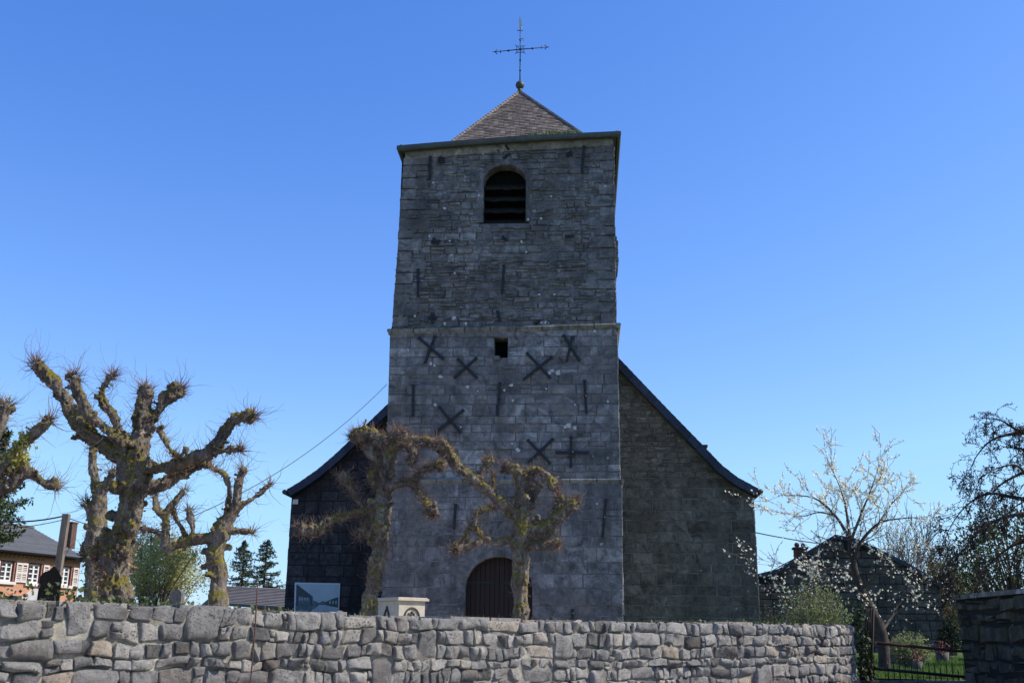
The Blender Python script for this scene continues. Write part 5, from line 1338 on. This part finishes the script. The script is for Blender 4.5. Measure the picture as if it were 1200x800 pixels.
# headstones
mb = MB(); Yh = 9.2; ang_ = .35
hs = thing('headstone', at_y(58, 705, Yh) * 1, 'black pointed headstone in front of the leaning wooden post', 'headstone'); hs.location.z = GZ
outl = [(41.5, 704), (47, 675), (51, 670.5), (58, 667.5), (62, 663.5), (64, 663), (67.5, 667), (72, 676), (70.5, 704)]
nH = V((sin(ang_), -cos(ang_), 0)); P0 = at_y(56, 690, Yh)
f1 = [at_plane(x, y, P0, nH) for x, y in outl]; f1[0].z = GZ - .1; f1[-1].z = GZ - .1; f2 = [p - nH * .12 for p in f1]; n_ = len(outl)
mb.add(f1 + f2, [tuple(range(n_)), tuple(range(2 * n_ - 1, n_ - 1, -1))] + [(i, (i + 1) % n_, (i + 1) % n_ + n_, i + n_) for i in range(n_)]); mb.build('slab', M_HEAD, hs)
def headst(label, px0, px1, py, Y, mat, rnd=True, group=None, seed=1):
    c = at_y((px0 + px1) / 2, py, Y); hw = (px1 - px0) / 2 * Y / FPX; r = thing('headstone', V((c.x, c.y, GZ)), label, 'headstone', group); m = MB()
    pts = [(-hw, GZ - .1), (-hw, c.z - hw)] + [(-hw * cos(pi * k / 8), c.z - hw + hw * sin(pi * k / 8)) for k in range(1, 8)] + [(hw, c.z - hw), (hw, GZ - .1)]
    if not rnd: pts = [(-hw, GZ - .1), (-hw * .8, c.z - hw * .5), (-hw * .2, c.z), (hw * .5, c.z - hw * .3), (hw, GZ - .1)]
    A = [V((c.x + x, c.y, z)) for x, z in pts]; B = [p + V((0, .14, 0)) for p in A]; k = len(A)
    m.add(A + B, [tuple(range(k - 1, -1, -1)), tuple(range(k, 2 * k))] + [(i, (i + 1) % k, (i + 1) % k + k, i + k) for i in range(k)], 0, .5); m.build('slab', mat, r)
headst('small round topped grey headstone between the two thick pollard trunks', 200, 213, 689.5, 12.5, M_GREYST)
headst('dark rounded stone behind the wall beside the black headstone', 9, 16, 697, 13, M_GREYST)

# old-photo board on the church wall
P0_ = lambda px, py, o=.0: at_plane(px, py, BP + NF * (.06 + o), DD)
bd = thing('picture_board', P0_(372, 719), 'white edged board with an old blue grey street photograph against the dark church wall', 'sign')
def slab(m, pts, o, th, mi=0, tone=.5):
    A = [P0_(x, y, o) for x, y in pts]; B = [p - NF * th for p in A]; k = len(A)
    m.add(A + B, [tuple(range(k))] + [(i, i + k, (i + 1) % k + k, (i + 1) % k) for i in range(k)], mi, tone)
mb = MB(); slab(mb, [(344.5, 719), (345.5, 682), (398.5, 683), (397, 720)], 0.02, .05); mb.build('frame', simple('board_white', (.5, .54, .57), (.58, .62, .64), 5, .4, 0), bd)
pm = [simple('print_sky', (.30, .38, .41), (.42, .51, .53), .9, .35, 0), simple('print_house', (.02, .035, .045), (.05, .08, .09), 3, .35, 0), simple('print_road', (.25, .33, .36), (.33, .42, .45), 2, .35, 0), simple('print_grey', (.04, .07, .085), (.11, .16, .18), 6, .35, 0)]
mb = MB()
slab(mb, [(346, 717.5), (347, 683.5), (397, 684.5), (395.8, 718.6)], .026, .004, 0)
slab(mb, [(346.1, 717), (346.3, 706), (373, 707.5), (374.5, 709), (362, 718)], .030, .003, 3)
slab(mb, [(362, 718), (374.5, 708), (379, 708), (395.8, 713.5), (395.8, 718.4)], .033, .003, 2)
slab(mb, [(346.8, 709), (347.3, 684.5), (349, 685), (366.5, 698.5), (366, 708.5)], .036, .003, 1)
slab(mb, [(380, 708), (383, 704), (390, 701), (396.3, 699.2), (396, 711.5), (388, 710)], .036, .003, 1)
slab(mb, [(366.5, 708), (366.8, 703), (370, 704), (374, 706), (378, 703.5), (382, 704.5), (381, 708.2)], .039, .003, 3)
slab(mb, [(349.5, 709.5), (349.6, 697.5), (363.5, 700.5), (363.5, 708.5)], .042, .003, 3)
for x in (350.5, 353.5, 356.5, 359.5): slab(mb, [(x, 703), (x, 699.5), (x + 1.5, 699.9), (x + 1.5, 703)], .045, .002, 2)
for x in (386, 389.5, 393): slab(mb, [(x, 707), (x, 703.6), (x + 1.5, 703.2), (x + 1.5, 707)], .039, .002, 2)
slab(mb, [(348, 716), (348, 715), (361, 715.2), (361, 716.2)], .036, .002, 2)
mb.build('old_photo_print', pm, bd)

# cream stone monument
MY = 25.0; c = at_y(467.5, 712, MY); mon = thing('stone_monument', V((c.x, c.y + .5, GZ)), 'cream carved stone box monument with flat cap standing beside the ivy trunk', 'monument')
a1 = radians(38); X1 = V((cos(a1), sin(a1), 0)); X2 = V((-sin(a1), cos(a1), 0)) ; X1 = V((cos(a1), sin(a1), 0))
zt_ = at_y(467.5, 703, MY).z; O = V((c.x, c.y, 0)); s1 = .71; s2 = .94
mb = MB(); mb.box(O, X1, X2, Z, 0, s1, 0, s2, GZ - .1, zt_ - .003); mb.build('block', M_CREAM, mon)
mb = MB(); mb.box(O, X1, X2, Z, -.07, s1 + .07, -.07, s2 + .07, zt_, zt_ + .05); mb.box(O, X1, X2, Z, -.04, s1 + .04, -.04, s2 + .04, zt_ + .052, zt_ + .075); mb.build('cap', M_CREAM, mon)
mb = MB()
zc_ = zt_ - .38; cc = O + X1 * s1 / 2 - X2 * .012
mb.tube([cc + X1 * .2 * cos(t) + Z * (zc_ + .22 * sin(t) - 0) for t in [pi * k / 14 for k in range(-2, 17)]], .022, 6)
for (x, z) in ((-.02, .05), (.05, .08), (-.08, .08), (.0, .12), (.08, .02), (-.1, -.02), (-.05, .0), (.03, -.03)): mb.blob(cc + X1 * x + Z * (zc_ + z), .035, sub=(7, 5), wob=.3)
mb.build('carving', simple('dark_carving', (.05, .045, .04), (.12, .11, .09), 8, .9, .3), mon)
mb = MB(); c2 = O + X2 * .5 - X1 * .012
mb.tube([c2 - X2 * .2 + Z * (zc_ - .15), c2 + Z * (zc_ + .24), c2 + X2 * .2 + Z * (zc_ - .15)], .03, 5); mb.tube([c2 - X2 * .12 + Z * zc_, c2 + X2 * .12 + Z * zc_], .025, 5)
mb.build('carving', simple('dark_carving', (.05, .045, .04), (.12, .11, .09), 8, .9, .3), mon)

# ================================================================== RIGHT SIDE
# stone gabled barn behind the blossom tree
SY = 36.0; SP = at_y(1000, 700, SY); ya = radians(-8); SU_ = V((cos(ya), sin(ya), 0)); SD = V((-sin(ya), cos(ya), 0)); SN = -SD
def SUV(px, py):
    p = at_plane(px, py, SP, SD); q = p - SP; return q.dot(SU_), p.z
def spt(u, z, o=0): return V((SP.x, SP.y, 0)) + SU_ * u + Z * z + SN * o
barn = thing('gabled_barn', spt(0, GZ), 'dark stone gabled barn behind the blossom tree right of the church', 'barn')
gp = [(880, 676), (912, 668), (950, 645), (978, 628), (1000, 632), (1030, 645), (1068, 664), (1103, 686)]
gt_ = [SUV(*p) for p in gp]; uLs = gt_[0][0]; uRs = SUV(1101, 690)[0]; uRb = SUV(1113, 770)[0]
mxz = max(z for _, z in gt_)
pk = [i for i, g in enumerate(gt_) if g[1] == mxz][0]
lt = sorted([(z - .1, u) for u, z in gt_[:pk + 1]]); rt_ = sorted([(z - .1, u) for u, z in gt_[pk:]])
sL = lambda z: uLs + .1 if z < lt[0][0] else interp(lt, z)
sR = lambda z: interp([(GZ, uRb), (rt_[0][0], uRs)], z) if z < rt_[0][0] else interp(rt_, z)
mb = MB(); masonry(mb, spt(0, 0), SU_, SN, GZ - .3, mxz - .12, sL, sR, (), (.2, .34), (.3, .7), .008, .008, (0, .012), 71, (.4, .25))
masonry(mb, spt(uRs, 0), SD, SU_, GZ - .3, rt_[0][0], lambda z: 0, lambda z: 12, (), (.2, .34), (.3, .7), .008, .008, (0, .012), 72, (.4, .25))
masonry(mb, spt(uLs + .1, 0), SD, -SU_, GZ - .3, lt[0][0], lambda z: 0, lambda z: 12, (), (.2, .34), (.3, .7), .008, .008, (0, .012), 73, (.4, .25))
mb.build('wall', [stone_mat('barn_stone', (.05, .042, .037), (.085, .073, .064), (.14, .12, .105), (.10, .078, .06), .15, .5), M_MORTAR_B], barn)
mb = MB(); k = len(gt_)
A = [spt(u, z + .05, .15) for u, z in gt_]; B = [spt(u, z - .09, .15) for u, z in gt_]; C_ = [p + SD * 12.3 for p in A]; D_ = [p + SD * 12.3 for p in B]
mb.add(A + B + C_ + D_, [(i, k + i, k + i + 1, i + 1) for i in range(k - 1)] + [(i, i + 1, 2 * k + i + 1, 2 * k + i) for i in range(k - 1)] + [(k + i, 3 * k + i, 3 * k + i + 1, k + i + 1) for i in range(k - 1)], 0, .5)
br = mb.build('roof', M_SLATE, barn)
cu, cz2 = SUV(942, 644); mb = MB(); mb.box(spt(cu, 0, -1), SU_, SN, Z, -.2, .2, -.25, .25, cz2 - .6, cz2 + .1); mb.box(spt(cu, 0, -1), SU_, SN, Z, -.25, .25, -.3, .3, cz2 + .102, cz2 + .16)
mb.blob(spt(cu - .1, cz2 + .25, -1), .09, sub=(8, 6), wob=.1); mb.blob(spt(cu + .11, cz2 + .24, -1), .08, sub=(8, 6), wob=.1); mb.build('chimney', M_OLDBRICK, br)
# low white-ridged shed between church and barn
c = at_y(893, 668, 42); mb = MB(); shed = thing('low_shed', V((c.x, c.y, GZ)), 'low shed with pale roof edge between the church and the dark barn', 'shed')
mb.box(V((c.x, c.y, 0)), V((1, 0, 0)), V((0, 1, 0)), Z, -1.2, 1.3, 0, 4, GZ - .2, c.z - .35); mb.build('wall', M_GREYST, shed)
mb = MB(); mb.hexa([V((c.x - 1.4, c.y - .3, c.z - .35)), V((c.x + 1.5, c.y - .3, c.z - .35)), V((c.x + 1.5, c.y + 4.3, c.z)), V((c.x - 1.4, c.y + 4.3, c.z)), V((c.x - 1.4, c.y - .3, c.z - .27)), V((c.x + 1.5, c.y - .3, c.z - .27)), V((c.x + 1.5, c.y + 4.3, c.z + .08)), V((c.x - 1.4, c.y + 4.3, c.z + .08))]); mb.build('roof', M_WHITE, shed)

# right garden wall with coping
gw = thing('garden_wall', V((5.1, 11.5, 0)), 'tall shaded old stone wall with flat coping at the right edge', 'wall')
pa = at_y(1120, 697.5, 12.0); pb_ = at_y(1200, 690, 10.4); dirw = V((pb_.x - pa.x, pb_.y - pa.y, 0)).normalized(); nw = V((-abs(dirw.y), dirw.x * (1 if dirw.y < 0 else -1), 0)).normalized()
nw = V((dirw.y, -dirw.x, 0)); nw = nw if nw.x < 0 else -nw
zw_ = pa.z - .05; Lw = 7.5; o = V((pa.x, pa.y, 0)); zsl = (pb_.z - pa.z) / (V((pb_.x - pa.x, pb_.y - pa.y)).length)
mb = MB()
lean = lambda z: -.0 - .12 * (zw_ - z) / zw_ * -1
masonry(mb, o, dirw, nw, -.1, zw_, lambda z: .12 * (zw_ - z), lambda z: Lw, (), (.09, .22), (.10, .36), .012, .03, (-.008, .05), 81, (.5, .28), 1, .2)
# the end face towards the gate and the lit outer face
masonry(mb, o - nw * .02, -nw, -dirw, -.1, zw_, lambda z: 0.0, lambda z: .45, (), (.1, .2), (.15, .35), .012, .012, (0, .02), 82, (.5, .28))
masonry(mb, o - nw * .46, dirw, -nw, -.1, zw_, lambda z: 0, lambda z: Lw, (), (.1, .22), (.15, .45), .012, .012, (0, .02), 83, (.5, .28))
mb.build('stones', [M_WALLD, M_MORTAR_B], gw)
mb = MB(); x = -.06; rg = R_(4)
while x < Lw:
    L_ = rg.uniform(.45, .8); mb.box(o + Z * (zw_ + .002 + rg.uniform(0, .006)), dirw, nw, Z, x + .004, x + L_ - .004, -.52, .06 + rg.uniform(-.01, .01), 0, .045, 0, rg.random()); x += L_
mb.build('coping', M_TRIM, gw)

# iron gate
ga, gb = at_y(1016, 745, 11.9), at_y(1139, 757, 12.05)
gate = thing('iron_gate', V((ga.x, ga.y, GZ)), 'low rusty iron gate with thin bars between the ivy wall end and the shaded wall', 'gate')
def gp_(px, py): 
    t = (px - 1016) / (1139 - 1016); return at_y(px, py, lerp(11.9, 12.05, t))
mb = MB(); a, b = gp_(1012, 751.5), gp_(1137, 763.5); mb.tube([a, b], .016, 6); mb.build('top_rail', M_RUST, gate)
mb = MB(); a, b = gp_(1012, 781.5), gp_(1139, 793.5); mb.tube([a, b], .017, 6); mb.build('middle_rail', M_IRON, gate)
mb = MB(); a, b = gp_(1012, 812), gp_(1141, 822); mb.tube([a, b], .014, 6); mb.build('bottom_rail', M_IRON, gate)
mb = MB(); a, b = gp_(1014, 748), gp_(1016, 835); a.z += .0; b.z = GZ - .2; mb.box(V((b.x, b.y, 0)), V((1, 0, 0)), V((0, 1, 0)), Z, -.028, .028, -.028, .028, b.z, a.z + .02); mb.build('post', M_RUST, gate)
mb = MB(); a = gp_(1140, 760); mb.box(V((a.x, a.y, 0)), V((1, 0, 0)), V((0, 1, 0)), Z, -.02, .02, -.02, .02, GZ - .2, a.z - .02); mb.build('post', M_IRON, gate)
for i in range(15):
    px = 1040 + i * 6.9; hi_ = i % 1; t = (px - 1016) / 123
    mb = MB(); a = gp_(px, lerp(778, 788, t) - (6 if i % 3 else 2)); b = gp_(px + 3, lerp(812, 822, t)); mb.tube([a + Z * .02, a, b], [.002, .006, .006], 5); mb.build('bar', M_IRON, gate)
mb = MB(); mb.box(V((4.45, 12.0, 0)), V((1, .1, 0)).normalized(), V((-.1, 1, 0)).normalized(), Z, -.85, .75, -.25, .2, 0, GZ - .02); mb.build('threshold', M_GREYST, gate)

# ivy over wall end
mb = MB(); rng = R_(90)
pe = wp3(WLEN, 0, -.2); roote = thing('ivy_clump', V((pe.x, pe.y, GZ)), 'dark ivy hanging over the right end of the sunlit stone wall', 'ivy')
for i in range(2600):
    py = rng.triangular(706, 815, 800); px = interp([(700, 1006), (740, 1012), (815, 1017)], py) + rng.gauss(0, 3.6) + (5 * nz((py * .05, 0, 0))); 
    p = at_y(px, py, 11.85 + rng.gauss(0, .09)); mb.leaf(p, rng.uniform(.025, .05), rng, asp=.9)
mb.build('foliage', M_DIVY, roote)
mb = MB(); 
for i in range(5): mb.tube([at_y(1016 + i, 820, 11.85), at_y(1014 + i * 2, 760, 11.85), at_y(1012 + i * 3, 712, 11.85)], [.02, .015, .008], 5)
mb.build('stems', M_DTWIG, roote)

# shrubs
def shrub(label, cx, y0, y1, hw, Y, mat, seed, n=260, leaf=.05, L=None, nl=14, name='shrub', twm=M_PTWIG, spread=.5):
    rng = R_(seed); b = at_y(cx, y1, Y); t = at_y(cx, y0, Y); H = t.z - GZ; W = hw * Y / FPX; r = thing(name, V((b.x, b.y, GZ)), label, 'shrub'); st = MB(); lf = MB()
    for i in range(n):
        a = rng.uniform(0, 2 * pi); q = rng.random() ** .6; e = V((b.x + cos(a) * W * q, b.y + sin(a) * W * q, GZ + H * (1 - .35 * q * q) * rng.uniform(.6, 1.05)))
        s0 = V((b.x + cos(a) * W * .25 * q, b.y + sin(a) * W * .25 * q, GZ)); mid = s0.lerp(e, .55) + V((rng.gauss(0, .04), rng.gauss(0, .04), 0))
        st.tube([s0, mid, e], [.006, .004, .002], 3, 0, rng.random(), cap=False)
        for k in range(nl):
            u = rng.uniform(.25, 1); p = (s0.lerp(mid, u * 2) if u < .5 else mid.lerp(e, u * 2 - 1)) + V((rng.gauss(0, .03), rng.gauss(0, .03), rng.gauss(0, .03))); lf.leaf(p, leaf * rng.uniform(.6, 1.3), rng, up=-.6, asp=.4)
    st.build('stems', twm, r); lf.build('foliage', mat, r)
shrub('bushy pale green shrub behind the wall at the foot of the dark barn', 957, 676, 740, 42, 17, M_SHRUB, 201, 340, .055, nl=18)
shrub('low brownish shrub close to the right corner of the church', 903, 708, 745, 16, 18, M_OLIVE, 202, 90, .05)
shrub('grey green shrub seen through the iron gate beside the blossom trunk', 1070, 738, 800, 26, 16.5, M_SHRUB, 203, 190, .045, nl=14)
shrub('dark evergreen bush by the barn corner left of the shaded wall', 1118, 722, 790, 13, 30, M_DIVY, 204, 120, .12, nl=18)
leafy('evergreen_tree', 'olive green leafy tree crowded behind the shaded wall coping at right', 'tree', (1188, 655), (64, 50, 1.9), 19, 5200, .07, M_OLIVE, 205, clumps=60, tw_n=260, twmat=M_DTWIG, shell=.25)
# bare woodland trees on the slope behind
def bare_tree(label, px, topy, Y, seed, mat, spreadpx=26, dens=4, group=None, name='bare_tree', r0=.14):
    rng = R_(seed); t = at_y(px, topy, Y); g = GZ + max(0, min(1, (Y - 70) / 120)) * 3; H = t.z - g; r = thing(name, V((t.x, t.y, g)), label, 'tree', group); tr = MB(); cr = MB(); tp_ = []
    tr.tube([V((t.x, t.y, g - .2)), V((t.x + rng.gauss(0, .1), t.y, g + H * .3)), V((t.x, t.y, g + H * .62))], [r0, r0 * .8, r0 * .5], 7); tr.build('trunk', mat, r)
    for k in range(dens + 5):
        z = g + H * rng.uniform(.25, .6); a = rng.uniform(0, 2 * pi); d = V((cos(a) * .5, sin(a) * .5, .9)); grow(cr, V((t.x, t.y, z)), d, (t.z - z) * .62, r0 * .35, 3, rng, tp_, .45, .12, 5, (2, 4), Y / FPX * .28, .12)
    cr.build('crown', mat, r); return tp_
bare_tree('pale feathery bare tree rising behind the barn roof', 1066, 622, 70, 301, M_PTWIG, dens=7)
bare_tree('bare brown tree on the slope right of the pale feathery tree', 1098, 645, 75, 302, M_TWIG, dens=6)
bare_tree('bare tree on the slope above the dark evergreen bush', 1120, 640, 62, 303, M_DTWIG, dens=6)
bare_tree('faint leafless tree between the blossom tree and the pale feathery tree', 1040, 640, 82, 304, M_PTWIG, dens=5)
leafy('scrub_tree', 'brownish green scrub tree at the barn corner', 'tree', (1112, 700), (22, 40, 2.2), 46, 5000, .12, leaf_mat('scrub_leaf', (.06, .05, .02), (.16, .14, .06)), 206, clumps=26, tw_n=80, shell=.3, twmat=M_TWIG)
# wooded far slope: too many stems to count
mb = MB(); rng = R_(400)
for i in range(420):
    Y = rng.uniform(95, 170); X = rng.uniform(.28, .62) * Y; g = GZ + min(1, max(0, (Y - 70) / 120)) * 3.0; H = rng.uniform(4, 7.5) * (.8 + .3 * nz((X * .1, Y * .1, 0)))
    b = V((X, Y, g)); mb.tube([b, b + V((rng.gauss(0, .2), 0, H * .5)), b + V((rng.gauss(0, .3), 0, H * .8))], [.12, .08, .03], 3, 0, rng.random(), cap=False)
    for k in range(26):
        z = rng.uniform(.3, .8) * H; twig(mb, b + Z * z, V((rng.gauss(0, .6), rng.gauss(0, .6), .8)), H * .32, .04, rng, 3)
tag(mb.build('far_woodland', simple('far_bark', (.13, .10, .085), (.22, .18, .15), 2, .9, 0, tone=True)), 'brown leafless woodland on the far slope at right', 'woodland', kind='stuff')

# grass tufts and small grave goods behind the gate
mb = MB(); rng = R_(500)
for i in range(26000):
    Y = rng.uniform(12.3, 30); X = Y * rng.uniform(.30, .44)
    L_ = rng.uniform(.03, .09) * (1 if Y < 20 else 1.5); c = V((X, Y, GZ - .02)); d = V((rng.gauss(0, .35), rng.gauss(0, .35), 1)).normalized(); b = V((rng.gauss(0, 1), rng.gauss(0, 1), 0)).normalized() * (.004 + .0004 * Y)
    mb.add([c - b, c + b, c + d * L_], [(0, 1, 2)], 0, rng.random())
tag(mb.build('lawn_grass', M_GRASS), 'bright green grass behind the iron gate', 'grass', kind='stuff')
def pot(label, px, py, Y, s, col):
    c = at_y(px, py, Y); r = thing('flower_pot', V((c.x, c.y, GZ)), label, 'flower pot'); m = MB(); m.tube([V((c.x, c.y, GZ)), V((c.x, c.y, GZ + s))], [s * .45, s * .6], 10); m.build('pot', M_GREYST, r)
    m = MB(); rng = R_(int(px))
    for i in range(90): m.leaf(V((c.x + rng.gauss(0, s * .4), c.y + rng.gauss(0, s * .4), GZ + s * (1 + abs(rng.gauss(0, .5))))), s * .3, rng)
    m.build('flowers', col, r)
pot('reddish flowers in a pot left of the grey green shrub behind the gate', 1045, 772, 19, .18, M_POTC)
pot('dark red flowers near the barn corner behind the gate', 1104, 768, 21, .22, M_POTC)
pot('reddish flower pot low behind the gate bars under the shrub', 1075, 785, 15.0, .13, M_POTC)
headst('small pale grey grave marker on the grass beside the barn corner', 1110, 1116, 768, 23, M_GREYST)
headst('small dark grave marker on the grass close to the shaded wall', 1126, 1131, 771, 22, M_HEAD, group=None)
